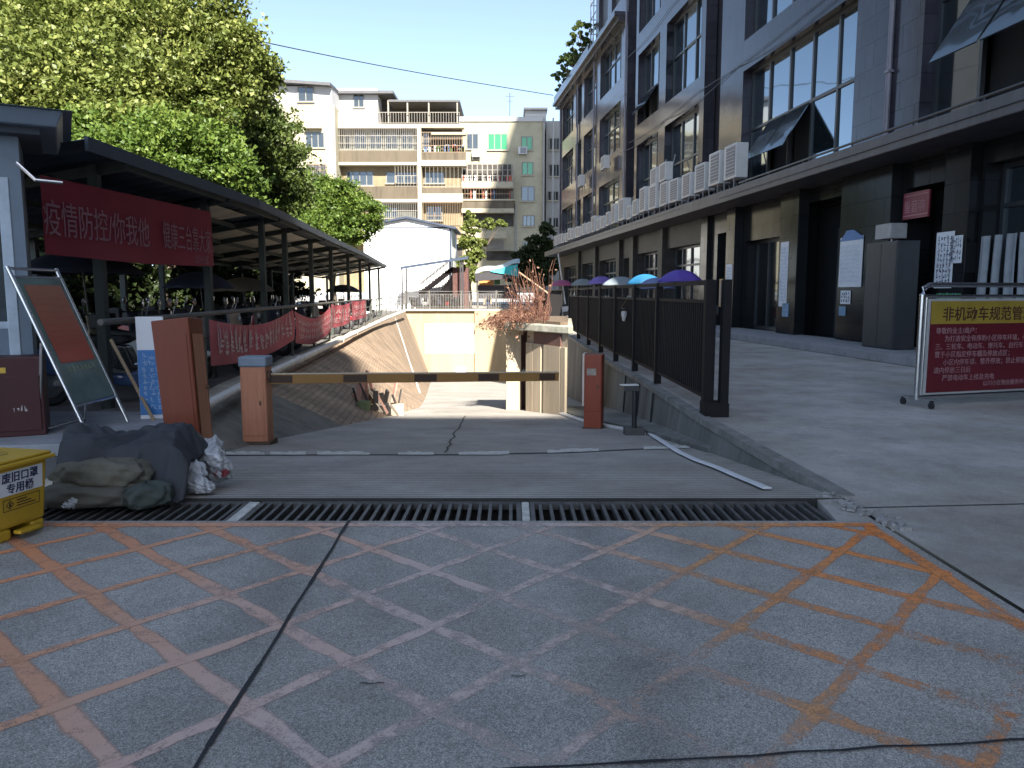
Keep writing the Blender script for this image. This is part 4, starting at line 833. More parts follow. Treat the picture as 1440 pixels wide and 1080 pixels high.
# body behind the fronts
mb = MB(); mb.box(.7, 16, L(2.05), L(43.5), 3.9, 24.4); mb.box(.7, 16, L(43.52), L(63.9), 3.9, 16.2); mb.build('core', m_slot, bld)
mb = MB(); mb.poly((0.06, L(64), 0), (16, L(64), 0), (16, L(64), 16.3), (.06, L(64), 16.3)); mb.poly((0, L(43.6), 16.3), (16, L(43.6), 16.3), (16, L(43.6), 24.5), (0, L(43.6), 24.5)); mb.poly((0, L(2), 0), (16, L(2), 0), (16, L(2), 24.5), (0, L(2), 24.5))
mb.build('end_wall', m_stone2, bld)
mb = MB(); mb.box(-.25, 16, L(1.9), L(43.7), 24.5, 25.2); mb.build('parapet', m_stone, bld)
mb = MB(); mb.box(-.55, 16, L(43.65), L(64.2), 16.3, 16.55); mb.box(-.35, 16, L(43.65), L(64.1), 16.06, 16.3); mb.box(-.45, -.3, L(51), L(64.1), 16.55, 17.05); mb.build('cornice', m_stone2, bld, bevel=.02)
facade('penthouse_wall', m_stone2, L(43.6), L(51.2), 16.55, 21.5, [(L(44.6), L(47), 17.6, 19.8), (L(48), L(50.4), 17.6, 19.8)], .2, bld, x=.1)
mb = MB(); mb.box(.3, 6, L(43.62), L(51.2), 16.55, 21.6); mb.build('penthouse_core', m_slot, bld)
# ledge over the ground floor
mb = MB(); mb.box(-1.2, .0, L(2), L(63.8), 4.34, 4.72); mb.build('ledge', m_ledge, bld, bevel=.02)
mb = MB(); mb.tube([(-1.14, L(2), 4.80), (-1.14, L(24.6), 4.80)], .03, 8); mb.tube([(-1.22, L(2), 4.52), (-1.22, L(26), 4.5)], .012, 6); mb.tube([(-1.215, L(30), 4.6), (-1.215, L(58), 4.55)], .014, 6)
for y in (14, 16, 18.2, 20.5, 22.5, 24.3): mb.bar((-1.14, L(y), 4.72), (-1.14, L(y), 4.8), .03)
mb.build('ledge_pipe', m_frame, bld)
mb = MB()
for y, z1, x in ((18.65, 22, -.07), (42.9, 22, -.07), (51.0, 16, -.02), (56.4, 16, -.02), (63.6, 16, 0)):
    mb = MB(); mb.tube([(x, L(y), 4.72), (x, L(y), z1)], .06, 8)
    for z in (6.5, 9, 12): mb.box(x - .07, x + .08, L(y) - .08, L(y) + .08, z, z + .06)
    mb.build('drainpipe', M('grey_drainpipe', (0.16, 0.15, 0.18), 0.4, dirt=.3), bld, smooth=True)
# ground floor: piers, openings, doors
gops = [(8, 12.6, .2, 3.9, 'c'), (13.1, 15.4, .2, 3.9, 'w'), (16.35, 17.95, .2, 3.75, 'r'), (20.35, 23.2, .2, 3.95, 'd'), (23.75, 26.75, .2, 3.15, 'g'), (27.9, 29.3, .2, 3.6, 'n'), (31.0, 35.4, .9, 3.4, 's'), (36.4, 40.4, .9, 3.4, 's'), (41.4, 43.2, .2, 3.3, 'n'), (44.4, 49.2, .6, 3.4, 's'), (50.6, 54.6, .6, 3.4, 's'), (56.2, 61.8, .5, 3.4, 's')]
facade('ground_floor_wall', m_gran, L(2), L(30.4), 0, 4.34, [(L(o[0]), L(o[1]), o[2], o[3]) for o in gops[:6]], .7, bld, x=.05)
facade('shop_front_wall', M('brown_grey_tile', (0.05, 0.047, 0.044), 0.5, var=.3, dirt=.4, spec=.12), L(30.4), L(64), 0, 4.34, [(L(o[0]), L(o[1]), o[2], o[3]) for o in gops[6:]], .5, bld, x=.07)
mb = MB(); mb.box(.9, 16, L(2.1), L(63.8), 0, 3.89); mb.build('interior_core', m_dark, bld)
for a, b, c, d, k in gops:
    if k in 'ws': window(L(a), L(b), c, d, .4, 2 if b - a < 3 else 4, d - .8, bld, glass=m_wglass if k == 'w' else m_dglass, x=.07)
    if k == 'g':
        window(L(a), L(b), c, d, .45, 3, None, bld, glass=m_dglass, x=.05)
    if k == 'd':
        mb = MB(); mb.box(.55, .6, L(a), L(a + 1.3), .2, 3.2); mb.build('door', M('dark_grey_door', (0.05, 0.055, 0.06), 0.35), bld)
for q in ((-.28, 22.35, 23.5), (-.26, 26.95, 27.7), (-.22, 18.05, 20.2), (-.2, 15.5, 16.25), (-.1, 30.0, 30.7)):
    mb = MB(); mb.box(q[0], .047, L(q[1]), L(q[2]), .2, 4.335); mb.build('pier', m_gran, bld, bevel=.01)
for y in (35.6, 40.6, 43.5, 49.6, 55.1): mb = MB(); mb.box(-.12, .068, L(y), L(y + .7), .2, 4.335); mb.build('pier', MATS['brown_grey_tile'], bld, bevel=.01)
mb = MB(); mb.box(-1.7, .2, L(2), L(63), 0.004, .19); tag(mb.build('pavement_step', M('pale_step', (0.26, 0.26, 0.27), 0.85, var=.2, dirt=.5), bevel=.015), 'low pale stone step along the foot of the office building', 'step')
s = bpy.data.objects['pavement_step']; s.location = (10.93, 0, 0); s.rotation_euler = (0, 0, ANG)
mb = MB()
for z0, sg, ya, yb in ((9.35, .25, 12, 42), (9.2, .4, 20, 44), (5.6, .2, 29, 60), (13.9, .3, 20, 43)):
    for k in range(3):
        u0, u1 = ya + (yb - ya) * k / 3, ya + (yb - ya) * (k + 1) / 3; mb = MB(); mb.tube([(-.05, L(u0 + (u1 - u0) * q / 8), z0 - sg * math.sin(math.pi * q / 8) * .6 - .02 * k) for q in range(9)], .012, 5); mb.build('cable', m_frame, bld)
# hanging curtains in the nearest opening
m_curt = M('grey_curtain_strip', (0.24, 0.26, 0.28), 0.6, var=.2)
for k in range(7):
    y = 12.9 + k * .36; mb = MB(); mb.grid(lambda u, v: (-.02 + .04 * math.sin(u * 9 + k), L(y) + .30 * u + .02 * math.sin(v * 5 + k), .25 + 2.25 * v), 8, 6); mb.build('curtain', m_curt, bld, smooth=True)
# things on the ground-floor front
def face_thing(name, lab, cat, y, z, x, group=None): return thing(name, lab, cat, tuple(bw(x, L(y), z)), ANG, group)
t = face_thing('hanging_sign', 'small dark red sign with pale strokes hung high in the recess of the stone front', 'sign', 17.4, 3.05, -.02)
mb = MB(); mb.box(-.02, .02, -.45, .45, 0, .58); mb.build('board', M('dark_red_sign', (0.22, 0.03, 0.05), 0.45), t)
glyph_text('重音响', .30, M('pink_print', (0.45, 0.22, 0.25)), t, plane_m((-.026, .42, .16), (0, -1, 0), (0, 0, 1)), sx=.85)
mb = MB(); mb.box(-.026, -.021, -.42, .42, .06, .085); mb.box(-.026, -.021, -.42, .42, .5, .52); mb.build('border', M('pink_print', (0.45, 0.22, 0.25)), t)
t = face_thing('notice_poster', 'blue topped white notice poster on the wide black granite pier', 'poster', 20.0, 1.55, -.235)
mb = MB(); mb.box(-.008, 0, -.95, .1, 0, 1.25); mb.build('sheet', m_white, t)
mb = MB(); mb.prism([(.1, 1.16), (-.2, 1.42), (-.5, 1.42), (-.95, 1.22), (-.95, 1.16)], -.016, -.0085, 'YZ'); mb.build('blue_header', M('poster_blue', (0.05, 0.17, 0.4), 0.5), t)
mb = MB(); scrawl(mb, lambda u, v: (-.0095, .05 - .9 * u, .1 + .95 * v), 12, 9, 61, .07); mb.build('print', M('pale_blue_print', (0.3, 0.42, 0.6)), t)
t = face_thing('small_notice', 'small white notice with dark lines under the blue topped poster', 'poster', 19.85, 1.12, -.235)
mb = MB(); mb.box(-.006, 0, -.35, .12, 0, .34); mb.build('sheet', m_white, t)
mb = MB(); scrawl(mb, lambda u, v: (-.0075, .1 - .42 * u, .03 + .27 * v), 4, 3, 62, .16); mb.build('print', m_ink, t)
t = face_thing('blue_leaflet', 'small blue leaflet stuck below the small white notice', 'poster', 19.9, .82, -.235)
mb = MB(); mb.box(-.006, 0, -.2, .12, 0, .24); mb.build('sheet', M('leaflet_blue', (0.12, 0.26, 0.4), .5), t)
t = face_thing('tall_cabinet', 'tall dark grey metal cabinet standing in front of the granite pier', 'cabinet', 17.05, .2, -.75)
mb = MB(); mb.box(-.25, .25, -.58, .58, 0, 2.3); mb.build('body', M('dark_grey_steel', (0.04, 0.042, 0.046), 0.5), t, bevel=.01)
mb = MB(); mb.box(-.258, -.251, -.55, -.01, .04, 2.26); mb.box(-.258, -.251, .01, .55, .04, 2.26); mb.build('door', M('dark_grey_steel', (0.085, 0.088, 0.095)), t)
t = face_thing('wall_box', 'pale grey electrical box on the pier beside the red sign', 'box', 17.85, 2.62, -.3)
mb = MB(); mb.box(-.2, .2, -.3, .3, 0, .34); mb.build('body', M('pale_grey_box', (0.34, 0.34, 0.34), .5, dirt=.3), t, bevel=.015)
mb = MB(); mb.tube([(-.1, -.2, 0), (-.12, -.21, -1.2), (-.1, -.22, -2.4)], .018, 6); mb.build('conduit', m_white, t)
for i, (y, z, h, w, c, lab) in enumerate(((16.1, 1.5, 1.15, .55, m_white, 'white printed notice on the narrow pier behind the red notice board'), (15.75, 2.0, .55, .35, m_white, 'small white sheet beside the printed notice on the narrow pier'), (15.9, 1.05, .34, .75, M('leaflet_green', (0.06, 0.3, 0.09), .5), 'green leaflet on the narrow pier behind the red notice board'), (23.1, 1.0, 1.9, .5, m_white, 'white banner sheet on the square column between the two entrances'), (22.9, .7, .4, .4, M('leaflet_blue', (0.12, 0.26, 0.4)), 'pale blue leaflet low on the square column between the entrances'), (27.3, 1.2, 1.2, .55, m_white, 'white sheet on the granite pier left of the glazed entrance'), (28.0, .9, 1.0, .35, M('leaflet_orange', (0.42, 0.24, 0.1), .5), 'orange sheet beside the dark doorway left of the glazed entrance'))):
    t = face_thing('posted_sheet', lab, 'poster', y, z, (-.205 if y < 17 else -.285 if y < 24 else -.265))
    mb = MB(); mb.box(-.006, 0, -w / 2, w / 2, 0, h); mb.build('sheet', c, t)
    mb = MB(); scrawl(mb, lambda u, v: (-.0075, w * .42 - .84 * w * u, h * .06 + h * .86 * v), 5, max(2, int(h / .12)), 300 + i, .14); mb.build('print', m_ink if i < 2 else M('pale_blue_print', (0.3, 0.42, 0.6)), t)
# tile with openwork window grille above (bay A) and rubbish on balcony left to the ledge
# --- air conditioners along the ledge
m_ac = M('white_ac_casing', (0.5, 0.5, 0.49), 0.5, var=.08, dirt=.25); m_acg = M('ac_grille', (0.13, 0.13, 0.15), 0.5)
def make_ac(w, h, dpt):
    t = thing('air_conditioner', '', 'air conditioner', (0, 0, 0), ANG, 'air conditioners on the ledge of the office building')
    mb = MB(); mb.box(-dpt / 2, dpt / 2, -w / 2, w / 2, .32, .32 + h); mb.build('casing', m_ac, t, bevel=.02)
    mb = MB(); mb.box(-dpt / 2 - .012, -dpt / 2 - .001, -w / 2 + .07, w / 2 - .2, .40, .32 + h - .07); g = mb.build('grille', m_acg, t)
    mb = MB()
    for k in range(9):
        z = .42 + (h - .2) * k / 8; mb.box(-dpt / 2 - .018, -dpt / 2 - .0125, -w / 2 + .07, w / 2 - .2, z, z + .012)
    mb.build('louvre', m_ac, g)
    mb = MB(); mb.tube([(dpt / 2, w / 2 - .12, .5), (dpt / 2 + .12, w / 2 - .1, .46), (dpt / 2 + .2, w / 2 + .05, .7), (dpt / 2 + .4, w / 2 + .1, 1.5)], .022, 6); mb.build('pipe', M('ac_pipe_wrap', (.3, .3, .29), .7), t)
    mb = MB()
    for y in (-w / 2 + .1, w / 2 - .1):
        mb.bar((-dpt / 2, y, 0), (-dpt / 2, y, .32), .035); mb.bar((dpt / 2, y, 0), (dpt / 2, y, .32), .035); mb.bar((-dpt / 2, y, .305), (dpt / 2, y, .305), .035)
    mb.build('stand', M('grey_bracket', (0.14, 0.14, 0.15), .5), t); return t
acA = make_ac(1.0, 1.0, .42); acB = make_ac(.92, .72, .34)
ORD = 'nearest second third fourth fifth sixth seventh eighth ninth tenth eleventh twelfth thirteenth fourteenth fifteenth sixteenth seventeenth eighteenth nineteenth twentieth twenty-first twenty-second twenty-third twenty-fourth twenty-fifth twenty-sixth twenty-seventh'.split()
used = set(); y = 25.7; i = 0; rg = random.Random(8)
while y < 61:
    big = i < 8 or i in (10, 11, 15); src = acA if big else acB
    o = src if src.name not in used else dup(src); used.add(src.name)
    o.location = bw(-.78 + rg.uniform(-.06, .06), L(y), 4.722); k_ = rg.uniform(.88, 1.1); o.scale = (1, rg.uniform(.92, 1.06), k_); o.rotation_euler = (0, 0, ANG + rg.uniform(-.06, .06)); o['label'] = ('large' if big else 'small') + ' white air conditioner on the ledge, ' + (ORD[i] + (' ' if i == 0 else ' one counted ') + ('to the viewer' if i == 0 else 'from the near end'))
    i += 1; y += (1.42 if big else 1.2) + rg.uniform(-.05, .18)
for k, (y, lab) in enumerate(((33.4, 'nearer of two air conditioners stacked on top of the ledge row'), (34.7, 'farther of two air conditioners stacked on top of the ledge row'))):
    o = dup(acB); o.location = bw(-.72, L(y), 5.76); o['label'] = lab
for y, z, lab in ((46.2, 8.25, 'white air conditioner fixed under a second floor window of the far block'), (53.2, 8.2, 'white air conditioner on the wall near the far corner of the office building')):
    o = dup(acB); o.location = bw(-.35, L(y), z); o['label'] = lab
# roof garden and cage
t = thing('roof_cage', 'thin white metal ladder cage on the office building roof against the sky', 'cage', tuple(bw(.2, L(52.4), 16.55)), ANG)
mb = MB()
for x in (0, .9):
    for yy in (-.9, 0, .9): mb.bar((x, yy, 0), (x, yy, 4.6), .06)
for z in (1.0, 1.9, 2.8, 3.7, 4.55):
    for x in (0, .9): mb.bar((x, -.9, z), (x, .9, z), .05)
    for yy in (-.9, .9): mb.bar((0, yy, z), (.9, yy, z), .05)
mb.build('frame', M('pale_pipe_frame', (0.35, 0.38, 0.4), .4), t)
# pole hanging from the end of the ledge
a = dp(785, 357, 57.0); b = dp(797, 440, 52.0); mb = MB(); mb.tube([a, b], .05, 6); tag(mb.build('white_pole', M('pale_pole', (0.6, 0.55, 0.5), .6)), 'thin pale pole slanting down from the far end of the ledge', 'pole')
# ============================================================ BLACK FENCE, SCOOTERS AND PARASOLS ON THE TERRACE
m_black = M('black_iron', (0.009, 0.008, 0.009), 0.75, var=.2, spec=.25)
FX = lambda y: lerp(RT, y) + .12
t = thing('iron_fence', 'tall black iron fence with close pickets on the wall right of the ramp', 'fence', (FX(9), 8.8, 0))
fy = [8.8, 11.7, 13.6, 15.6, 17.9, 20.5, 23.3, 26.5]
for i, y in enumerate(fy):
    x = FX(y); mb = MB(); w = .05 if i else .06; mb.box(x - w, x + w, y - w, y + w, 0.02, 1.55); mb.build('post', m_black, t, world=True, bevel=.005)
mb = MB(); x = FX(8.8); mb.box(x + .1, x + .19, 8.6, 8.72, 0.0, 1.55); mb.build('post', m_black, t, world=True)
mb = MB(); mb.box(x - .068, x + .2, 8.59, 8.87, 0, .16); mb.build('foot', m_black, t, world=True, bevel=.005)
for a, b in zip(fy, fy[1:]):
    mb = MB(); p, q = Vector((FX(a), a, 0)), Vector((FX(b), b, 0))
    for z, w in ((1.52, .055), (1.30, .04), (.2, .04)): mb.bar(p + Vector((0, 0, z)), q + Vector((0, 0, z)), w)
    n = int((q - p).length / .105)
    for k in range(1, n):
        c = p.lerp(q, k / n); mb.box(c.x - .016, c.x + .016, c.y - .016, c.y + .016, .2, 1.30)
    mb.build('picket_panel', m_black, t, world=True)
mb = MB()
for y0 in (11.75, 13.65, 15.65, 17.95, 20.55, 23.35):
    y1 = fy[fy.index(round(y0 - .05, 2)) + 1] - .05; xa, xb = FX(y0) + .035, FX(y1) + .035; mb.hexa([(xa, y0, .24), (xb, y1, .24), (xb + .006, y1, .24), (xa + .006, y0, .24), (xa, y0, 1.27), (xb, y1, 1.27), (xb + .006, y1, 1.27), (xa + .006, y0, 1.27)])
mb.build('dark_netting', M('black_netting', (0.006, 0.005, 0.006), .95, spec=.1), t, world=True)
t = thing('fence_lamp', 'small pale lamp clipped to the black fence with a bent wire', 'lamp', (FX(14.4) - .06, 14.4, 1.0))
mb = MB(); mb.lathe([(0, .07), (.05, .06), (.06, 0), (.04, -.06), (.03, -.12), (0, -.13)], (0, 0, 0), 12); mb.build('head', M('pale_lamp', (0.4, 0.4, 0.38), .4), t, smooth=True)
mb = MB(); mb.tube([(0, 0, .05), (-.02, -.15, .1), (-.02, .25, .12), (0, -.35, .3)], .008, 6); mb.build('wire', m_steel, t)
def make_bike(name, lab, body, seatc, screen=None):
    t = thing(name, lab, 'scooter'); mb = MB()
    mb.prism([(-.75, .42), (-.25, .34), (.2, .22), (.52, .22), (.6, .9), (.5, .98), (.42, .42), (.2, .36), (.05, .38), (-.05, .66), (-.7, .72), (-.85, .66)], -.13, .13, 'XZ'); mb.build('body', body, t, bevel=.03)
    for x in (-.62, .72):
        w = MB(); w.lathe([(.15, -.045), (.225, -.045), (.245, -.02), (.245, .02), (.225, .045), (.15, .045)], (x, 0, .245), 20, 'Y'); wo = w.build('wheel', m_rubber, t, smooth=True)
        w = MB(); w.lathe([(0, -.05), (.05, -.05), (.15, -.03), (.15, .03), (.05, .05), (0, .05)], (x, 0, .245), 16, 'Y'); w.build('rim', m_chrome, wo)
    mb = MB(); mb.prism([(-.82, .72), (-.1, .68), (.02, .74), (-.1, .80), (-.5, .80), (-.82, .86)], -.15, .15, 'XZ'); mb.build('seat', seatc, t, bevel=.03)
    mb = MB(); mb.tube([(.74, 0, .25), (.6, 0, .75), (.52, 0, 1.04)], .04, 8); mb.tube([(.42, -.34, 1.06), (.52, -.15, 1.05), (.54, 0, 1.03), (.52, .15, 1.05), (.42, .34, 1.06)], .018, 8); mb.build('handlebar', m_frame, t)
    for s_ in (-1, 1):
        mb = MB(); mb.tube([(.47, s_ * .26, 1.06), (.5, s_ * .34, 1.24)], .008, 6); mb.lathe([(0, 0), (.06, .004), (.06, .016), (0, .02)], (.5, s_ * .34, 1.26), 12, 'X'); mb.build('mirror', m_chrome, t)
    mb = MB(); mb.lathe([(0, .05), (.06, .04), (.075, 0), (.06, -.02)], (.62, 0, .92), 14, 'X'); mb.build('headlight', mat_glass('lamp_glass', (0.5, 0.5, 0.5), .4) if 'lamp_glass' not in MATS else MATS['lamp_glass'], t, smooth=True)
    mb = MB(); mb.prism([(.42, .18), (.98, .44), (.98, .49), (.62, .54)], -.07, .07, 'XZ'); mb.build('mudguard', body, t, bevel=.02)
    if screen: mb = MB(); mb.grid(lambda u, v: (.70 - .1 * v + .12 * math.cos((u - .5) * 2.6) - .1, (u - .5) * .78 * (1 - .15 * v), .42 + .62 * v + .02 * math.sin(u * 5)), 14, 8).build('leg_blanket', screen, t, smooth=True, solid=.02)
    mb = MB(); mb.box(-.98, -.72, -.16, .16, .84, 1.08); mb.build('rear_box', m_rubber, t, bevel=.03)
    return t
c_white = M('scooter_white', (0.55, 0.55, 0.55), .25, coat=.4); c_blk = M('scooter_black', (0.02, 0.02, 0.022), .25, coat=.5); c_red = M('scooter_red', (0.3, 0.025, 0.03), .25, coat=.5); c_blu = M('scooter_blue', (0.05, 0.09, 0.2), .25, coat=.5)
bl_grey = M('blanket_silver', (0.2, 0.2, 0.21), .5, var=.3, scale=6); bl_tan = M('blanket_tan', (0.30, 0.24, 0.17), .8, var=.25, scale=5); bl_dark = M('blanket_dark', (0.035, 0.04, 0.06), .8)
protos = [make_bike('scooter', '', c_white, m_rubber, bl_grey), make_bike('scooter', '', c_blk, m_rubber, bl_dark), make_bike('scooter', '', c_red, m_rubber, None), make_bike('scooter', '', c_blu, m_rubber, bl_tan)]
pused = set()
def put_bike(k, x, y, rz_, lab, grp, z=0.004):
    o = protos[k] if k not in pused else dup(protos[k]); pused.add(k); o.location = (x, y, z); o.rotation_euler = (0, 0, rz_); o['label'] = lab; o['group'] = grp; return o
def make_parasol(x, y, z, ln, wd, rot, m, lab):
    t = thing('scooter_parasol', lab, 'parasol', (x, y, 0), rot, 'parasols on the scooters behind the black fence')
    def fn(u, v):
        a = 2 * math.pi * u; r = v; sc = 1 - .07 * abs(math.sin(a * 3)) * v; return (ln * r * sc * math.cos(a), wd * r * sc * math.sin(a), z - .30 * r ** 2.2 - .02 * abs(math.sin(a * 3)) * v)
    MB().grid(fn, 48, 8).build('canopy', m, t, smooth=True, solid=.006)
    mb = MB()
    for k in range(6):
        a = 2 * math.pi * k / 6; mb.tube([(ln * r * math.cos(a), wd * r * math.sin(a), z - .30 * r ** 2.2 - .015) for r in (0, .4, .7, .98)], .008, 5)
    mb.build('ribs', m_steel, t); mb = MB(); mb.tube([(0, 0, z), (.1, 0, 1.1)], .015, 6); mb.build('pole', m_steel, t)
m_par = {'purple': M('purple_canopy', (0.085, 0.05, 0.30), .6, var=.1), 'blue': M('bright_blue_canopy', (0.02, 0.15, 0.30), .6, var=.1), 'pale blue': M('pale_blue_canopy', (0.13, 0.16, 0.30), .6, var=.1), 'silver': M('silver_canopy', (0.20, 0.235, 0.26), .5, var=.1), 'violet': M('violet_canopy', (0.15, 0.10, 0.34), .6), 'grey': M('grey_canopy', (0.16, 0.19, 0.19), .6), 'pink': M('pink_canopy', (0.30, 0.07, 0.15), .6, var=.15)}
for i, (px, Y, ln, cn, pt, lab) in enumerate(((955, 20.0, .62, 'purple', 378, 'large purple parasol on the scooter nearest the end of the black fence'), (921, 22.6, .6, 'pale blue', 389, 'pale blue parasol tucked behind the large purple one'), (906, 24.6, .62, 'blue', 384, 'bright blue parasol over a scooter, between the pale blue and the silver ones'), (872, 28.5, .72, 'silver', 387.5, 'silver grey parasol left of the bright blue one'), (845, 32.5, .62, 'violet', 387, 'violet parasol between the silver and the dark grey ones'), (819, 37, .62, 'grey', 390.5, 'dark grey parasol between the violet and the pink ones'), (790, 42, .68, 'pink', 392, 'pink parasol at the far end of the scooter row'))):
    x = (px - 720) / FPX * Y; z = EYE + Y * (410 - pt) / FPX
    k = (0, 1, 3, 0, 2, 1, 0)[i]; put_bike(k, x, Y, R(165), ('white', 'black', 'dark blue', 'white', 'red', 'black', 'white')[i] + ' scooter parked behind the black fence, under the ' + ('large purple', 'pale blue', 'bright blue', 'silver grey', 'violet', 'dark grey', 'pink')[i] + ' parasol', 'scooters behind the black fence')
    make_parasol(x, Y, z, ln, ln * .8, R(10), m_par[cn], lab)
t0 = len(pused)
for i, (dx, y, k, rz_, w) in enumerate(((-.9, 9.7, 3, 20, 'dark blue scooter with a tan leg blanket behind the leaning display stand'), (-1.0, 10.9, 1, 5, 'black scooter below the right half of the large red banner'), (-1.1, 12.0, 0, -8, 'white scooter with a silver leg blanket, near the right end of the large red banner'), (-.8, 13.4, 3, 10, 'dark blue scooter with a tan leg blanket behind the longest railing banner'), (-1.1, 14.6, 0, 0, 'white scooter with a silver blanket over the longest railing banner, near its middle'), (-1.0, 15.7, 2, 12, 'red scooter behind the right end of the longest railing banner'), (-.9, 17.2, 1, -5, 'black scooter behind the sagging banner'), (-1.0, 18.8, 3, 6, 'dark blue scooter with a tan blanket behind the sagging banner'), (-1.0, 21, 1, 0, 'black scooter behind the gap after the sagging banner'), (-1.0, 23.2, 0, 5, 'white scooter behind the pink red banner'), (-1.0, 26.5, 1, -3, 'black scooter between the pink red and the farthest banner'), (-1.0, 29.8, 2, 4, 'red scooter behind the farthest banner'), (-1.0, 33.6, 1, 0, 'black scooter deep in the shed past the last banner'), (-1.1, 37.5, 0, 0, 'white scooter near the far end of the shed'), (-1.2, 42, 1, 0, 'black scooter last in the shed by the white house'))):
    put_bike(k, lerp(LT, y) + dx - .35, y, R(rz_), w, 'scooters parked in the shed')
RO = 'nearest second third fourth fifth sixth seventh eighth ninth tenth eleventh'.split()
rgk = random.Random(31)
for i in range(11):
    y = 10.2 + 2.15 * i; put_bike((1, 3, 1, 2, 0, 1, 3, 1, 1, 0, 1)[i], lerp(LT, y) - 3.0 + rgk.uniform(-.2, .2), y, R(rgk.uniform(-12, 12)), RO[i] + ' scooter of the back row in the shed, ' + ('black', 'dark blue', 'black', 'red', 'white', 'black', 'dark blue', 'black', 'black', 'white', 'black')[i] + ', half hidden', 'scooters parked in the shed')
for x, y, z, l, c, lab in ((-6.0, 10.8, 1.98, .95, bl_dark, 'big dark parasol over the bikes below the large red banner'), (-5.9, 14.6, 1.8, .75, M('navy_canopy', (0.02, 0.025, 0.05), .6), 'navy parasol over the bikes behind the longest railing banner'), (-6.1, 17.6, 1.75, .8, M('brown_canopy', (0.13, 0.105, 0.075), .7), 'brown grey parasol over the bikes behind the sagging banner'), (-7.2, 33, 1.75, .9, bl_dark, 'black parasol at the far end of the bike shed')):
    make_parasol(x, y, z, l, l * .8, R(80), c, lab); 
for o in S.objects:
    if o.get('category') == 'parasol' and 'bikes' in o['label'] + ('bikes' if 'bike shed' in o['label'] else ''): o['group'] = 'parasols on the bikes in the shed'
# ============================================================ BACKGROUND
m_cream = M('cream_render', (0.34, 0.31, 0.22), .9, var=.2, scale=.35, dirt=.35)
m_bwhite = M('white_render', (0.4, 0.4, 0.395), .9, var=.06, scale=.3, dirt=.15)
m_slab = M('pale_balcony_slab', (0.36, 0.32, 0.235), .9, var=.15, dirt=.4)
m_par = M('weathered_parapet', (0.10, 0.08, 0.055), .9, var=.3, scale=.5, dirt=.7, streak=True)
m_bgrey = M('grey_render', (0.27, 0.265, 0.255), .9, var=.15, scale=.3, dirt=.6, streak=True)
m_win = mat_glass('far_window_glass', (0.03, 0.035, 0.035), .13, .02)
m_wing = mat_glass('green_window_glass', (0.03, 0.26, 0.08), .06, .02)
m_wf = M('pale_window_frame', (0.17, 0.17, 0.155), .6)
m_bar = M('pale_grille', (0.22, 0.2, 0.17), .7, var=.2)
m_rust2 = M('brown_grille', (0.2, 0.14, 0.09), .8)
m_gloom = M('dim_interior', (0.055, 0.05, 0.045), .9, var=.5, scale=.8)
m_tan = M('tan_wall', (0.23, 0.18, 0.11), .9, var=.2, scale=.6, dirt=.4)
def pw(o, px0, px1, py0, py1, Y, depth=.25, glass=None, mull=2, parent=None):      # a window recess measured from the photo: frame, pane, sill
    a = dp(px0, py1, Y); b = dp(px1, py0, Y); mb = MB(); w = .05
    mb.box(a.x, b.x, Y - .03, Y + .05, b.z - .07, b.z); mb.box(a.x, b.x, Y - .03, Y + .05, a.z, a.z + .07)
    for k in range(mull + 1):
        x = a.x + (b.x - a.x) * k / mull; x = min(max(x, a.x + w), b.x - w); mb.box(x - w, x + w, Y - .028, Y + .05, a.z + .07, b.z - .07)
    f = mb.build('window', m_wf, o, world=True)
    mb = MB(); mb.box(a.x, b.x, Y + .0, Y + .02, a.z, b.z); mb.build('pane', glass or m_win, f, world=True)
    mb = MB(); mb.box(a.x - .1, b.x + .1, Y - .16, Y - .031, a.z - .1, a.z); mb.build('sill', m_slab, f, world=True)
def pbox(o, name, m, px0, px1, py0, py1, Y, dep, front=0.0):
    a = dp(px0, py1, Y); b = dp(px1, py0, Y); mb = MB(); mb.box(a.x, b.x, Y + front, Y + dep, a.z, b.z); return mb.build(name, m, o, world=True)
def grille(o, px0, px1, py0, py1, Y, m, sp=.17, rows=3, w=.035):
    a = dp(px0, py1, Y); b = dp(px1, py0, Y); mb = MB(); n = int((b.x - a.x) / sp)
    for k in range(n + 1): x = a.x + (b.x - a.x) * k / n; mb.box(x - w / 2, x + w / 2, Y - .02, Y + .015, a.z, b.z)
    for k in range(rows + 1): z = a.z + (b.z - a.z) * k / rows; mb.box(a.x, b.x, Y - .026, Y + .02, z - .03, z + .03)
    return mb.build('grille', m, o, world=True)
# --- left wing
Y = 82.0
t = thing('apartment_block', 'cream apartment wing with a white top storey rising behind the trees', 'apartment block', tuple(dp(420, 400, Y)[:2]) + (0,))
pbox(t, 'wall', m_cream, 340, 468, 147, 411.5, Y, 12); pbox(t, 'top_storey', m_bwhite, 372, 466, 121, 146.9, Y, 11, .05)
a = dp(377, 113, Y); b = dp(467, 119, Y); mb = MB(); mb.hexa([(a.x, Y - .9, a.z - .3), (b.x, Y - .9, b.z - .3), (b.x, Y + 11, b.z + .3), (a.x, Y + 11, a.z + .3), (a.x, Y - .9, a.z), (b.x, Y - .9, b.z), (b.x, Y + 11, b.z + .6), (a.x, Y + 11, a.z + .6)]); mb.build('roof', M('dark_roof_edge', (0.08, 0.08, 0.085), .7), t, world=True)
for w in ((419, 441, 122, 143, 2, 0), (430, 456, 186, 208, 3, 0), (432, 459, 231, 256, 3, 0), (386, 410, 178, 196, 2, 0), (386, 411, 220, 244, 2, 0)): pw(t, *w[:4], Y - .02, mull=w[4])
pbox(t, 'canopy', m_slab, 430, 453, 180, 182, Y, .0, -.7); grille(t, 432, 460, 231, 256, Y - .35, m_rust2)
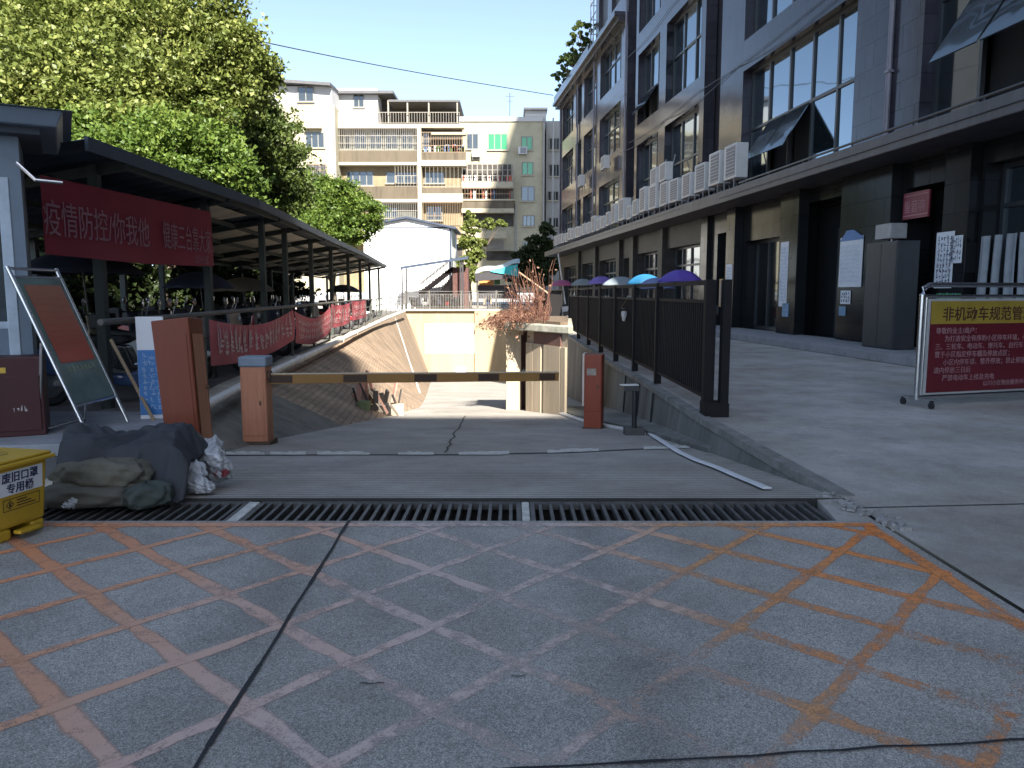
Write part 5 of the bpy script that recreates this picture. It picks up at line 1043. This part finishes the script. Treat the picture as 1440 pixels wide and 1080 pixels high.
mb = MB(); a = dp(469, 147, Y - .2); mb.tube([(a.x, Y - .2, 0), (a.x, Y - .2, a.z)], .12, 8); mb.build('drainpipe', m_bgrey, t, world=True)
# --- middle block with caged balconies
Y = 84.0
t = thing('apartment_block', 'apartment block with caged balconies and a white roof storey in the middle of the background', 'apartment block', tuple(dp(560, 400, Y)[:2]) + (0,))
pbox(t, 'wall', m_tan, 468.2, 650, 178, 411.8, Y + 1.2, 11); pbox(t, 'roof_storey', m_bwhite, 471, 531, 124, 178, Y + 1.6, 8)
pbox(t, 'roof', M('dark_roof_edge', (0.08, 0.08, 0.085)), 466, 551, 124, 128, Y, 9, .9); pbox(t, 'roof_canopy', M('dark_roof_edge', (0.08, 0.08, 0.085)), 545, 646, 138, 141, Y, 8, .6)
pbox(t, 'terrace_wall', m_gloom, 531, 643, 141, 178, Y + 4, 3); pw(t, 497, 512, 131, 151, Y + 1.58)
for px in (546, 573, 603, 643): pbox(t, 'terrace_post', m_bar, px - .8, px + .8, 141, 172, Y + .7, .15)
pbox(t, 'terrace_band', m_bwhite, 471, 531, 158, 176, Y + .35, 1.0); grille(t, 531, 646, 158, 173, Y + .4, m_bar, .28, 1); pbox(t, 'balcony_slab', m_slab, 469, 652, 174, 179, Y, 1.2, .15)
pbox(t, 'balcony_slab', m_slab, 470, 591, 228, 232, Y, 1.15, .0); pbox(t, 'parapet', m_par, 470, 590, 212, 228, Y + .05, .2); grille(t, 470, 590, 180, 212, Y + .08, m_bar, .2, 3)
pbox(t, 'balcony_back', M('dim_balcony_back', (0.11, 0.115, 0.105), .9, var=.5, scale=.9), 470, 590, 180, 212, Y + 1.1, .05); pbox(t, 'balcony_side', m_slab, 589.5, 592, 178, 411, Y, 1.2, -.02)  # shade of the balcony depth is put into this dark back
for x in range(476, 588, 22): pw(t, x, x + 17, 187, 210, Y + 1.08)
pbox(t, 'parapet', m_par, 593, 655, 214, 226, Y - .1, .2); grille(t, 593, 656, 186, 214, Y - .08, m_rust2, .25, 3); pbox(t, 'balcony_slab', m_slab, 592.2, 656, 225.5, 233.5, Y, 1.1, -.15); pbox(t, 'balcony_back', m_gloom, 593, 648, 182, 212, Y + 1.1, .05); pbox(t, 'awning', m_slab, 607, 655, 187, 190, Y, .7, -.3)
rg = random.Random(17); junk = [M('cloth_red', (0.4, 0.1, 0.07), .9), M('cloth_white', (0.6, 0.6, 0.58), .9), M('cloth_blue', (0.12, 0.2, 0.35), .9), M('plant_green', (0.06, 0.12, 0.03), .9)]
for k in range(16):
    x = rg.uniform(595, 652); pbox(t, 'balcony_clutter', junk[rg.randint(0, 3)], x, x + rg.uniform(2, 6), rg.uniform(203, 208), 213.5, Y + .2, .3)
pbox(t, 'parapet', m_par, 470, 590, 262, 280, Y + .05, .2); pbox(t, 'balcony_slab', m_slab, 470, 591, 279.9, 284, Y, 1.15, .0); pbox(t, 'parapet', m_par, 593, 650, 264, 272, Y - .02, .2); pbox(t, 'parapet', m_slab, 593, 651, 272, 284, Y - .05, .25)
for w in ((487, 525, 241, 261, 4), (543, 556, 242, 258, 1), (557, 590, 242, 258, 3), (597, 625, 242, 258, 3)): pw(t, *w[:4], Y + 1.17, mull=w[4])
grille(t, 556, 590, 232, 262, Y + .1, m_bar, .3, 2); grille(t, 593, 650, 233, 262, Y + .0, m_bar, .42, 1, .025)
grille(t, 535, 590, 285, 330, Y + .1, m_bar, .22, 4); grille(t, 593, 650, 285, 340, Y, m_rust2, .25, 3); pbox(t, 'balcony_back', M('dim_balcony_back', (0.36, 0.36, 0.33)), 535, 590, 286, 335, Y + 1.1, .05)
for w in ((540, 560, 292, 306, 2), (600, 622, 290, 310, 2)): pw(t, *w[:4], Y + 1.07, mull=w[4])
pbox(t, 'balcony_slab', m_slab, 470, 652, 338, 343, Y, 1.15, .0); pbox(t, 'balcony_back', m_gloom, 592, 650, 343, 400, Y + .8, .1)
# --- right block
Y = 86.0
t = thing('apartment_block', 'cream and grey apartment block with green windows beside the office building', 'apartment block', tuple(dp(700, 400, Y)[:2]) + (0,))
pbox(t, 'wall', m_cream, 648, 766, 171, 412, Y, 12); pbox(t, 'parapet', m_bwhite, 646, 768, 164.5, 171, Y, 12, -.15); pbox(t, 'rear_wall', m_bgrey, 767, 830, 170, 412, Y + 2.5, 10); pbox(t, 'stair_hut', m_bwhite, 739, 768, 154, 164, Y + 3, 4); pbox(t, 'hut_roof', m_bgrey, 736.5, 770, 151, 154, Y + 2.5, 5)
for w in ((656, 673, 188, 210, 2, 0), (686, 714, 188, 211, 3, 1), (733, 749, 192, 211, 2, 1), (734, 750, 228, 246, 2, 1), (733, 752, 262, 283, 2, 0), (735, 752, 303, 318, 3, 0), (735, 752, 340, 356, 2, 0)): pw(t, *w[:4], Y - .02, glass=m_wing if w[5] else None, mull=w[4])
for w in ((772, 787, 194, 211), (772, 787, 231, 248), (770, 786, 269, 282), (771, 786, 306, 320)): pw(t, *w, Y + 2.48, mull=3)
for px in (725, 765, 778): a = dp(px, 166, Y - .15); mb = MB(); mb.tube([(a.x, Y - .15, 0), (a.x, Y - .15, a.z if px != 725 else a.z * .55)], .09, 8); mb.build('drainpipe', m_bgrey, t, world=True)
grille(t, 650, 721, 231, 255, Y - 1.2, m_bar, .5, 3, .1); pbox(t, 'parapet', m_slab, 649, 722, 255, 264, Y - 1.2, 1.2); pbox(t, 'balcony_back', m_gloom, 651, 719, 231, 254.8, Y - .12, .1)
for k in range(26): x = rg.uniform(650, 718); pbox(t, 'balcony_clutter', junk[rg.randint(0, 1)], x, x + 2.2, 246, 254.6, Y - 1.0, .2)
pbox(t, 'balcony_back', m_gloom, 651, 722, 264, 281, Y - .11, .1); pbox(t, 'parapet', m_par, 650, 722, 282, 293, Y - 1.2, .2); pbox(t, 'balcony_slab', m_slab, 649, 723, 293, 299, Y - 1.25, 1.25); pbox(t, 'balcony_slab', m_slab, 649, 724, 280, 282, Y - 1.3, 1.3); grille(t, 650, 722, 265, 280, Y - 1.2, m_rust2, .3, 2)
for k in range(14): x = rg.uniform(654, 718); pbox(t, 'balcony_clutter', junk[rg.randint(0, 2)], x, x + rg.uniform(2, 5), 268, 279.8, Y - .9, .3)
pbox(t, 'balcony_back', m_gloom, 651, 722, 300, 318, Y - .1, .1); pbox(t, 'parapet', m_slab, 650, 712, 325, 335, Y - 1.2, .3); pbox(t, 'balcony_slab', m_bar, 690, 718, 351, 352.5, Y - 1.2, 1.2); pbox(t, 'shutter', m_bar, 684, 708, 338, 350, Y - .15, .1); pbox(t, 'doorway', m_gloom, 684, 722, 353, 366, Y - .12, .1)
a = dp(730, 215, Y); o = dup(acB); o.location = (dp(735, 222, Y).x, Y - .35, dp(735, 222, Y).z); o.rotation_euler = (0, 0, R(90)); o['label'] = 'round fan air conditioner under the shaded green window of the far grey block'; o['group'] = 'air conditioners on the far blocks'
o = dup(acB); o.location = (dp(670, 226, Y).x, Y - .35, dp(670, 226, Y).z); o.rotation_euler = (0, 0, R(90)); o['label'] = 'air conditioner below the sunlit green windows of the far cream block'; o['group'] = 'air conditioners on the far blocks'
mb = MB(); a = dp(717, 164, Y + 4); mb.tube([a, a + Vector((0, 0, 2.6))], .05, 5); mb.bar(a + Vector((-.5, 0, 2.2)), a + Vector((.5, 0, 2.2)), .05); mb.bar(a + Vector((-.35, 0, 1.7)), a + Vector((.35, 0, 1.7)), .05); tag(mb.build('roof_aerial', m_frame), 'thin aerial on the flat roof of the cream and grey block', 'aerial')
# --- tower corner at the upper left edge
t = thing('tower_block', 'grey tower block peeping in at the top left corner above the tree', 'tower', (-52, 72, 0)); mb = MB(); mb.box(-10, 6.2, 0, 12, 0, 40); mb.build('wall', m_bgrey, t)
for z in range(12, 38, 3):
    mb = MB(); mb.box(-6, 5, -.03, -.002, z, z + 1.6); mb.build('window', m_win, t)
# --- unseen high rise added behind the viewer, stepped so its shade covers the forecourt
t = thing('office_building', 'added unseen grey high rise far behind the viewer, stepped to shade the forecourt', 'building', (23.4, -79.4, 0)); 
for x0, x1, h in ((-15, -.6, 81.2), (-.59, 6.2, 74.8), (6.21, 26, 85.6)):
    mb = MB(); mb.box(x0, x1, -14, 0, 0, h - .3); wl_ = mb.build('wall', m_bgrey, t); mb = MB(); mb.box(x0, x1, -14.1, .0, h - .299, h); mb.build('roof', m_slab, t)
    for z in range(2, int(h) - 2, 6):
        for x in range(int(x0) + 2, int(x1) - 1, 4): mb = MB(); mb.box(x, x + 1.8, .001, .03, z, z + 1.5); mb.build('window', m_win, t)
t = thing('apartment_block', 'cream apartment block standing out of view to the left, seen only in the window reflections', 'apartment block', (-34, 30, 0)); mb = MB(); mb.box(-10, 0, -34, 30, 0, 15.5); mb.build('wall', M('brown_render', (0.14, 0.125, 0.1), .9), t)
for z in range(1, 14, 3):
    for y in range(-32, 28, 5): mb = MB(); mb.box(.001, .04, y, y + 2.2, z, z + 1.5); mb.build('window', m_win, t)
mb = MB(); mb.box(-10.3, .4, -34.3, 30.3, 15.5, 15.9); mb.build('roof', m_slab, t)
t = thing('tower_block', 'tall tower behind the viewer on the right, throwing the long shadow on the far block', 'tower', (28.4, -14, 0)); mb = MB(); mb.box(0, 30, -20, 0, 0, 105); mb.build('wall', m_bgrey, t)
# --- white prefab house, stair, canopy and stall at the far end
m_pre = M('white_prefab_panel', (0.80, 0.81, 0.80), .6, var=.04, scale=.4); m_btrim = M('blue_trim', (0.025, 0.04, 0.075), .6)
Y = 66.0
t = thing('prefab_house', 'white two storey prefab house with a shallow blue edged gable roof', 'house', tuple(dp(573, 410, Y)[:2]) + (0,))
a = dp(511, 319, Y); b = dp(634, 321, Y); pk = dp(572, 308, Y)
mb = MB(); mb.prism([(a.x, 0), (b.x, 0), (b.x, b.z), (pk.x, pk.z), (a.x, a.z)], Y, Y + 7, 'XZ'); mb.build('wall', m_pre, t, world=True)
mb = MB(); e = .45
for p, q in ((a, pk), (b, pk)):
    d = (q - p).normalized() * e; mb.hexa([(p.x - d.x, Y - .35, p.z - d.z), (p.x - d.x, Y + 7.3, p.z - d.z), (q.x, Y + 7.3, q.z + .03), (q.x, Y - .35, q.z + .03), (p.x - d.x, Y - .35, p.z - d.z + .16), (p.x - d.x, Y + 7.3, p.z - d.z + .16), (q.x, Y + 7.3, q.z + .2), (q.x, Y - .35, q.z + .2)])
mb.build('roof', m_btrim, t, world=True); mb = MB(); mb.box(a.x + .0, b.x, Y - .04, Y - .005, a.z - .12, a.z - .02); mb.box(b.x - .12, b.x + .02, Y - .04, Y - .005, 0, a.z - .13); mb.build('trim', m_btrim, t, world=True)
t = thing('outdoor_stair', 'dark steel stair climbing beside the white prefab house', 'stair', tuple(dp(615, 425, 63.5)[:2]) + (0,))
p = dp(590, 414, 63.5); q = dp(636, 378, 63.5); 
for dy in (0, 1.1):
    mb = MB(); mb.bar(p + Vector((0, dy, 0)), q + Vector((0, dy, 0)), .12, .3); mb.build('stringer', M('black_board', (.012, .01, .011), .9, spec=.1), t, world=True); mb = MB(); mb.bar(p + Vector((0, dy, .9)), q + Vector((0, dy, .9)), .06); mb.build('handrail', m_slot, t, world=True)
mb = MB()
for k in range(14): c = p.lerp(q, k / 13); mb.box(c.x - .15, c.x + .15, c.y, c.y + 1.1, c.z + .1, c.z + .14)
mb.build('treads', m_slot, t, world=True)
mb = MB()
for k in range(24): c = p.lerp(q, k / 23); mb.box(c.x - .035, c.x + .035, 63.42, 63.47, max(.02, c.z * .15), c.z + .85)
mb.build('balusters', MATS['black_board'], t, world=True)
mb = MB(); mb.prism([(p.x + .5, 0.01), (q.x, 0.01), (q.x, q.z - .3)], 64.7, 64.8, 'XZ'); mb.build('back_panel', M('black_board', (.012, .01, .011), .9, spec=.1), t, world=True)
mb = MB(); mb.box(q.x, q.x + 1.3, 63.5, 65, 0.01, q.z + .1); mb.build('landing', M('maroon_wall', (0.09, 0.04, 0.035)), t, world=True)
t = thing('lean_to_roof', 'low blue edged lean-to roof on posts between the shed and the vine', 'canopy', tuple(dp(610, 420, 62.5)[:2]) + (0,))
p = dp(563, 377, 62.3); q = dp(658, 362.5, 62.3); mb = MB(); mb.hexa([p + Vector((0, 0, -.1)), q + Vector((0, 0, -.1)), q + Vector((0, 1.0, -.02)), p + Vector((0, 1.0, -.02)), p + Vector((0, 0, .1)), q + Vector((0, 0, .1)), q + Vector((0, 1.0, .18)), p + Vector((0, 1.0, .18))]); mb.build('roof', m_btrim, t, world=True)
for px in (566, 572, 648, 651):
    c = dp(px, 432, 62.5); mb = MB(); zt = p.z + (q.z - p.z) * (px - 563) / 95 - .1; mb.box(c.x - .06, c.x + .06, 62.5, 62.62, 0, zt); mb.build('post', m_slot, t, world=True)
t = thing('tarp_stall', 'small stall under a teal and dark tarpaulin behind the back fence', 'stall', tuple(dp(700, 420, 64)[:2]) + (0,))
A_, B_ = dp(668, 384, 64), dp(731, 369, 64)
mb = MB(); mb.grid(lambda u, v: (A_.x + (B_.x - A_.x) * u, 64 + 2.6 * v, A_.z + (B_.z - A_.z) * u + .45 * v + .12 * math.sin(u * 9) - .1), 16, 6); mb.build('tarp', M('pale_tarp', (0.4, 0.47, 0.5), .7, var=.4), t, world=True, solid=.03)
mb = MB(); mb.grid(lambda u, v: (A_.x + (B_.x - A_.x) * (.35 + .6 * u), 63.9 - .08 * v, A_.z + (B_.z - A_.z) * (.35 + .6 * u) - .1 - (.9 * u + .1) * v), 10, 4); mb.build('tarp_flap', M('teal_tarp', (0.02, 0.42, 0.45), .6), t, world=True, solid=.02)
mb = MB(); mb.grid(lambda u, v: (A_.x + (B_.x - A_.x) * u, 63.95, A_.z + (B_.z - A_.z) * u * .3 - .02 - .65 * v), 10, 3); mb.build('dark_valance', m_slot, t, world=True, solid=.02)
for px in (671, 730): c = dp(px, 420, 64.1); mb = MB(); mb.box(c.x - .06, c.x + .06, 64.1, 64.2, 0, A_.z); mb.build('post', m_slot, t, world=True)
pbox(t, 'orange_box', M('orange_box', (0.5, 0.22, 0.06), .7), 674, 694, 392, 401, 65, 1); pbox(t, 'green_box', M('green_box', (0.05, 0.12, 0.05), .7), 695, 703, 390, 400, 65, 1); pbox(t, 'counter', m_slot, 672, 728, 401, 420, 65.2, 1)
# --- back fence along the top of the end wall
t = thing('metal_fence', 'grey metal bar fence standing on the sunlit end wall', 'fence', (-3, FARY + .2, .14))
xa, xb = dp(568, 430, FARY + .15).x, dp(722, 430, FARY + .15).x
for z in (.28, 1.28, 1.5): mb = MB(); mb.box(xa, xb, FARY + .13, FARY + .17, z, z + .05); mb.build('rail', m_rail, t, world=True)
mb = MB(); n = 66
for k in range(n + 1): x = xa + (xb - xa) * k / n; mb.box(x - .018, x + .018, FARY + .136, FARY + .164, .14, 1.28)
mb.build('bars', M('pale_bar', (0.13, 0.12, 0.11), .6), t, world=True)
for px in (570, 604, 649, 672, 698, 721): x = dp(px, 430, FARY + .15).x; mb = MB(); mb.box(x - .06, x + .06, FARY + .09, FARY + .21, .14, 1.6); mb.build('post', m_rail, t, world=True)
t = thing('iron_fence', 'thin dark railing behind the dried shrub, right of the end wall', 'fence', (2.2, 40, 0))
mb = MB(); mb.tube([(1.75, 26.8, 1.5), (1.7, 60, 1.5)], .03, 6); mb.tube([(1.75, 26.8, .2), (1.7, 60, .2)], .03, 6); mb.build('rail', m_black, t, world=True)
mb = MB()
for k in range(90): y = 26.9 + k * .37; mb.box(1.73 - .015, 1.73 + .015, y - .015, y + .015, .02, 1.5)
mb.build('pickets', m_black, t, world=True)
# dark boards / junk seen along the fence foot beyond the end wall
# ============================================================ TREES AND PLANTS
def leaves(pts, nrm_bias, size, seed, asp=.62):
    r = np.random.default_rng(seed); n = len(pts); d = r.normal(size=(n, 3)); d[:, 2] += nrm_bias; d /= np.linalg.norm(d, axis=1)[:, None]
    a = np.cross(d, r.normal(size=(n, 3))); a /= np.linalg.norm(a, axis=1)[:, None]; b = np.cross(d, a); s = size * r.uniform(.6, 1.35, n)[:, None]
    v = np.stack([pts - a * s, pts + b * s * asp + d * s * .15, pts + a * s, pts - b * s * asp + d * s * .15], 1).reshape(-1, 3); return v
def crown(name, mat, parent, blobs, dens, size, seed, bias=.6):
    r = np.random.default_rng(seed); P = []
    for (cx, cy, cz), (rx, ry, rz_) in blobs:
        nc = max(6, int(dens * (rx * ry * rz_) ** .67)); d = r.normal(size=(nc, 3)); d /= np.linalg.norm(d, axis=1)[:, None]
        rad = r.uniform(.55, 1.05, nc)[:, None]; c = np.array([cx, cy, cz]) + d * rad * np.array([rx, ry, rz_])
        for q in c:
            m = r.integers(45, 100); s = r.uniform(.13, .25) * min(rx, rz_) * .8; p = q + r.normal(size=(m, 3)) * np.array([s, s, s * .6]); P.append(p)
    if size < .1:      # stray outer sprays that break the outline
        for (cx, cy, cz), (rx, ry, rz_) in blobs:
            for _ in range(9):
                d = r.normal(size=3); d /= np.linalg.norm(d); c = np.array([cx, cy, cz]) + d * np.array([rx, ry, rz_]) * r.uniform(1.1, 1.38); m = r.integers(10, 26); P.append(c + r.normal(size=(m, 3)) * .11 * min(rx, 1.6))
    P = np.concatenate(P); v = leaves(P, bias, size, seed + 1); n = len(P)
    me = bpy.data.meshes.new(name); me.vertices.add(4 * n); me.vertices.foreach_set('co', (v - np.array(parent.location)).astype(np.float32).ravel()); me.loops.add(4 * n); me.loops.foreach_set('vertex_index', np.arange(4 * n, dtype=np.int32)); me.polygons.add(n); me.polygons.foreach_set('loop_start', np.arange(0, 4 * n, 4, dtype=np.int32)); me.polygons.foreach_set('loop_total', np.full(n, 4, dtype=np.int32)); me.update(calc_edges=True)
    me.materials.append(mat); o = bpy.data.objects.new(name, me); COL.objects.link(o); o.parent = parent; return o
m_bark = M('tree_bark', (0.09, 0.07, 0.05), .9, var=.4, scale=5, bump=.8, bscale=20)
def tree(lab, base, h, blobs, mat, dens, size, seed, r0=.22, cat='tree', name='tree'):
    t = thing(name, lab, cat, base); rg = random.Random(seed); bx_, by_, _ = base; mb = MB()
    pts = [(bx_ + rg.uniform(-.08, .08) * k, by_ + rg.uniform(-.08, .08) * k, h * k / 5) for k in range(6)]; mb.tube(pts, [r0 * (1.15 - .13 * k) for k in range(6)], 10)
    for c, rr in blobs:
        s = Vector(pts[rg.randint(2, 5)]); e = Vector(c); m = s.lerp(e, .5) + Vector((rg.uniform(-.4, .4), rg.uniform(-.4, .4), rg.uniform(0, .5))); mb.tube([s, m, e], [r0 * .45, r0 * .3, r0 * .1], 6)
        for k in range(3): e2 = e + Vector([rg.uniform(-.8, .8) * q for q in rr]); mb.tube([m, (m + e2) / 2 + Vector((0, 0, .2)), e2], [r0 * .22, r0 * .14, r0 * .05], 5)
    mb.build('trunk', m_bark, t, world=True, smooth=True); crown('crown', mat, t, blobs, dens, size, seed); return t
lf4 = mat_leaf('deep_green_leaf', (0.012, 0.02, 0.007), (0.025, 0.04, 0.012), (0.06, 0.08, 0.02), .2); lf1 = mat_leaf('yellow_green_leaf', (0.055, 0.075, 0.018), (0.14, 0.18, 0.04), (0.3, 0.32, 0.095)); lf2 = mat_leaf('fresh_leaf', (0.035, 0.07, 0.012), (0.09, 0.15, 0.025), (0.19, 0.25, 0.05)); lf3 = mat_leaf('dark_leaf', (0.025, 0.04, 0.012), (0.07, 0.105, 0.025), (0.16, 0.2, 0.05))
def bl(px, py, Y, r): c = dp(px, py, Y); return (tuple(c), (r * 1.1, r, r * .85))
Y = 25
tree('large yellow green tree filling the upper left above the bike shed', (-12.6, 26, 0), 6.5, [bl(60, 60, Y, 2.4), bl(150, 20, Y + 1, 2.2), bl(240, 40, Y, 2.2), bl(120, 130, Y - .5, 2.3), bl(20, 150, Y - 1, 2.1), bl(205, 120, Y - .7, 2.0), bl(290, 80, Y + .5, 1.7), bl(330, 105, Y + 1, 1.3), bl(180, 190, Y - 1.5, 1.7), bl(60, 200, Y - 1, 1.8), bl(280, 150, Y, 1.5), bl(100, -30, Y + 1, 2.2)], lf1, 62, .078, 101, .34)
tree('fresh green tree in front of the large one, hanging over the shed roof edge', (-10.2, 22.5, 0), 4.5, [bl(240, 215, 22, 1.35), bl(170, 235, 21, 1.2), bl(300, 250, 23, 1.2), bl(215, 265, 21.5, 1.1), bl(335, 285, 24, 1.0), bl(285, 205, 23, 1.1), bl(120, 205, 21.5, 1.1)], lf2, 70, .07, 102, .2)
tree('dark leafy tree right of the large one, in front of the cream wing', (-10.6, 31, 0), 5.2, [bl(335, 170, 31, 1.6), bl(370, 215, 31, 1.45), bl(345, 255, 30.5, 1.5), bl(390, 270, 31.5, 1.2), bl(385, 190, 32, 1.0), bl(310, 210, 30.5, 1.4), bl(365, 305, 31, 1.2), bl(355, 120, 32, .9)], lf3, 55, .08, 103, .25)
tree('small bright green tree at the far end of the shed, left of the white house', (-12.0, 52, 0), 5, [bl(440, 280, 50, 1.9), bl(475, 285, 50, 1.7), bl(505, 300, 50, 1.5), bl(425, 310, 49, 1.7), bl(465, 320, 49, 1.6), bl(500, 325, 50, 1.2), bl(420, 255, 50, 1.0), bl(435, 325, 48, 1.5)], lf2, 40, .095, 104, .2)
tree('green vine covered tree standing between the white house and the stall', (-3.8, 71, 0), 5, [bl(664, 318, 70, .75), bl(658, 340, 70, .8), bl(668, 358, 70, .8), bl(686, 316, 70, .6), bl(706, 314, 70, .45), bl(655, 372, 70, .8), bl(668, 385, 69, .7), bl(660, 302, 70, .4), bl(678, 340, 70, .5)], lf1, 60, .13, 105, .12)
tree('dark bushy tree in shade at the foot of the far grey block', (3.0, 76, 0), 4, [bl(758, 345, 75, 1.2), bl(745, 365, 75, 1.4), bl(775, 368, 75, 1.4), bl(768, 322, 75, .8), bl(732, 385, 75, 1.3), bl(757, 385, 75, 1.5)], lf4, 30, .15, 106, .15)
for i, (x, y, h, lab) in enumerate(((-11.5, 15.5, 2.6, 'dark bush behind the near end of the bike shed'), (-11.0, 19.5, 2.9, 'dark bush behind the shed near the brown parasol'), (-10.8, 24.5, 2.7, 'bush in dappled sun behind the middle of the shed'), (-11.2, 30, 3.0, 'bush behind the far half of the shed'), (-11.8, 37, 3.2, 'bush behind the far end of the shed beside the small tree'), (-13.5, 12.5, 2.8, 'dark bush behind the guard booth and the shed'))):
    tree(lab, (x, y, 0), h * .5, [((x + dx, y + dy, h * zz), (1.3, 1.3, .8)) for dx, dy, zz in ((0, 0, .35), (.5, 1.4, .5), (-.4, -1.3, .45), (.2, .6, .85), (.1, -1.0, .9))], lf4, 40, .09, 120 + i, .1, 'bush', 'bush')
# roof garden on the office building
for i, (y, n_, lab) in enumerate(((54.0, 9, 'tall roof garden shrub nearest the cage on the office building'), (57.5, 8, 'middle roof garden shrub on the office building cornice'), (61.5, 7, 'spiky roof garden shrub at the far corner of the office building'))):
    p = bw(.1, L(y), 16.6); t = thing('roof_shrub', lab, 'shrub', tuple(p), 0, 'roof garden shrubs'); rg = random.Random(40 + i); mb = MB(); bl_ = []
    for k in range(n_):
        a = p + Vector((rg.uniform(-.4, .4), rg.uniform(-1.4, 1.4), 0)); e = a + Vector((rg.uniform(-.6, .3), rg.uniform(-.5, .5), rg.uniform(.7, 2.4 - .4 * i))); mb.tube([a, e], [.04, .015], 5); bl_.append((tuple(e), (.45, .45, .4)))
    mb.build('stem', m_bark, t, world=True); crown('foliage', lf3, t, bl_, 22, .11, 140 + i)
# dried shrubs on the planter
m_dry = M('dry_red_brown_stem', (0.13, 0.058, 0.038), .9, var=.45, scale=4); m_dryl = mat_leaf('dry_leaf', (0.09, 0.04, 0.025), (0.19, 0.10, 0.06), (0.3, 0.19, 0.12), .25)
for i, (x0, x1, y0, y1, n_, hmin, hmax, droop, lab) in enumerate(((.1, .8, 15.6, 18.8, 150, .25, 1.35, .25, 'tall reddish dried shrub standing on the planter ledge'), (-.45, .35, 15.9, 19.0, 230, .2, .75, 1.15, 'low dried orange brown creeper spilling over the left side of the planter'))):
    t = thing('dried_shrub', lab, 'dried plant', ((x0 + x1) / 2, 17, .6)); rg = random.Random(70 + i); mb = MB(); P = []
    for k in range(n_):
        x = rg.uniform(max(x0, .05), x1); y = rg.uniform(y0, y1); h = hmin + (hmax - hmin) * rg.random() ** 1.9; lean = rg.uniform(-.7, .25) * (1.3 if i else .6); p = [Vector((x, y, .79))]
        for j in range(1, 6):
            u = j / 5; p.append(Vector((x + lean * u + rg.uniform(-.04, .04), y + rg.uniform(-.3, .1) * u, .79 + h * (u * 1.4 - droop * u * u * 1.5 if i else u) + rg.uniform(-.03, .03))))
        mb.tube(p, [.008, .0075, .0065, .0055, .0045, .003], 4, cap=False)
        for j in range(3, 6):
            for _ in range(rg.randint(0, 3) if i else rg.randint(0, 1)): P.append(p[j] + Vector((rg.gauss(0, .05), rg.gauss(0, .05), rg.gauss(0, .06))))
    mb.build('stems', m_dry, t, world=True)
    v = leaves(np.array(P), .2, .035 if i else .028, 80 + i); q = MB(); q.v = [tuple(a) for a in v]; q.f = [(4 * k, 4 * k + 1, 4 * k + 2, 4 * k + 3) for k in range(len(P))]; q.build('leaves', m_dryl, t, world=True)
a = dp(730, 383, 24); b = dp(770, 412, 22); mb = MB(); mb.tube([a, b], .025, 6); tag(mb.build('bare_stick', M('pale_stick', (0.36, 0.26, 0.17), .9)), 'pale bare stick slanting above the dried shrub', 'stick')
# overhead cable
pts = []
P0, P1, P2 = dp(300, 44, 36), dp(520, 88, 44), dp(778, 134, 54)
for k in range(31):
    u = k / 30; px = 300 + 478 * u; py = 44 + (134 - 44) * u + 7 * math.sin(math.pi * u) * .6; pts.append(dp(px, py, 36 + 18 * u))
mb = MB(); mb.tube(pts, .026, 6); tag(mb.build('overhead_cable', M('black_cable', (0.02, 0.02, 0.02), .6)), 'black overhead cable sagging from the tree to the office building', 'cable')

# scooters and a cart standing in the yard behind the end wall fence
for i, (px, k, rz_, lab) in enumerate(((583, 1, 80, 'black scooter behind the bar fence on the end wall, at its left end'), (597, 0, 100, 'white scooter behind the bar fence on the end wall, second from its left end'), (612, 1, 85, 'black scooter behind the bar fence on the end wall, in front of the stair'), (628, 2, 95, 'red scooter behind the bar fence on the end wall, below the stair top'), (641, 1, 75, 'black scooter behind the bar fence on the end wall, next to its middle post'), (686, 3, 95, 'dark blue scooter behind the bar fence on the end wall, below the stall'))):
    c = dp(px, 425, 62.2); put_bike(k, c.x, 62.2 + .1 * i, R(rz_), lab, 'scooters behind the bar fence on the end wall')
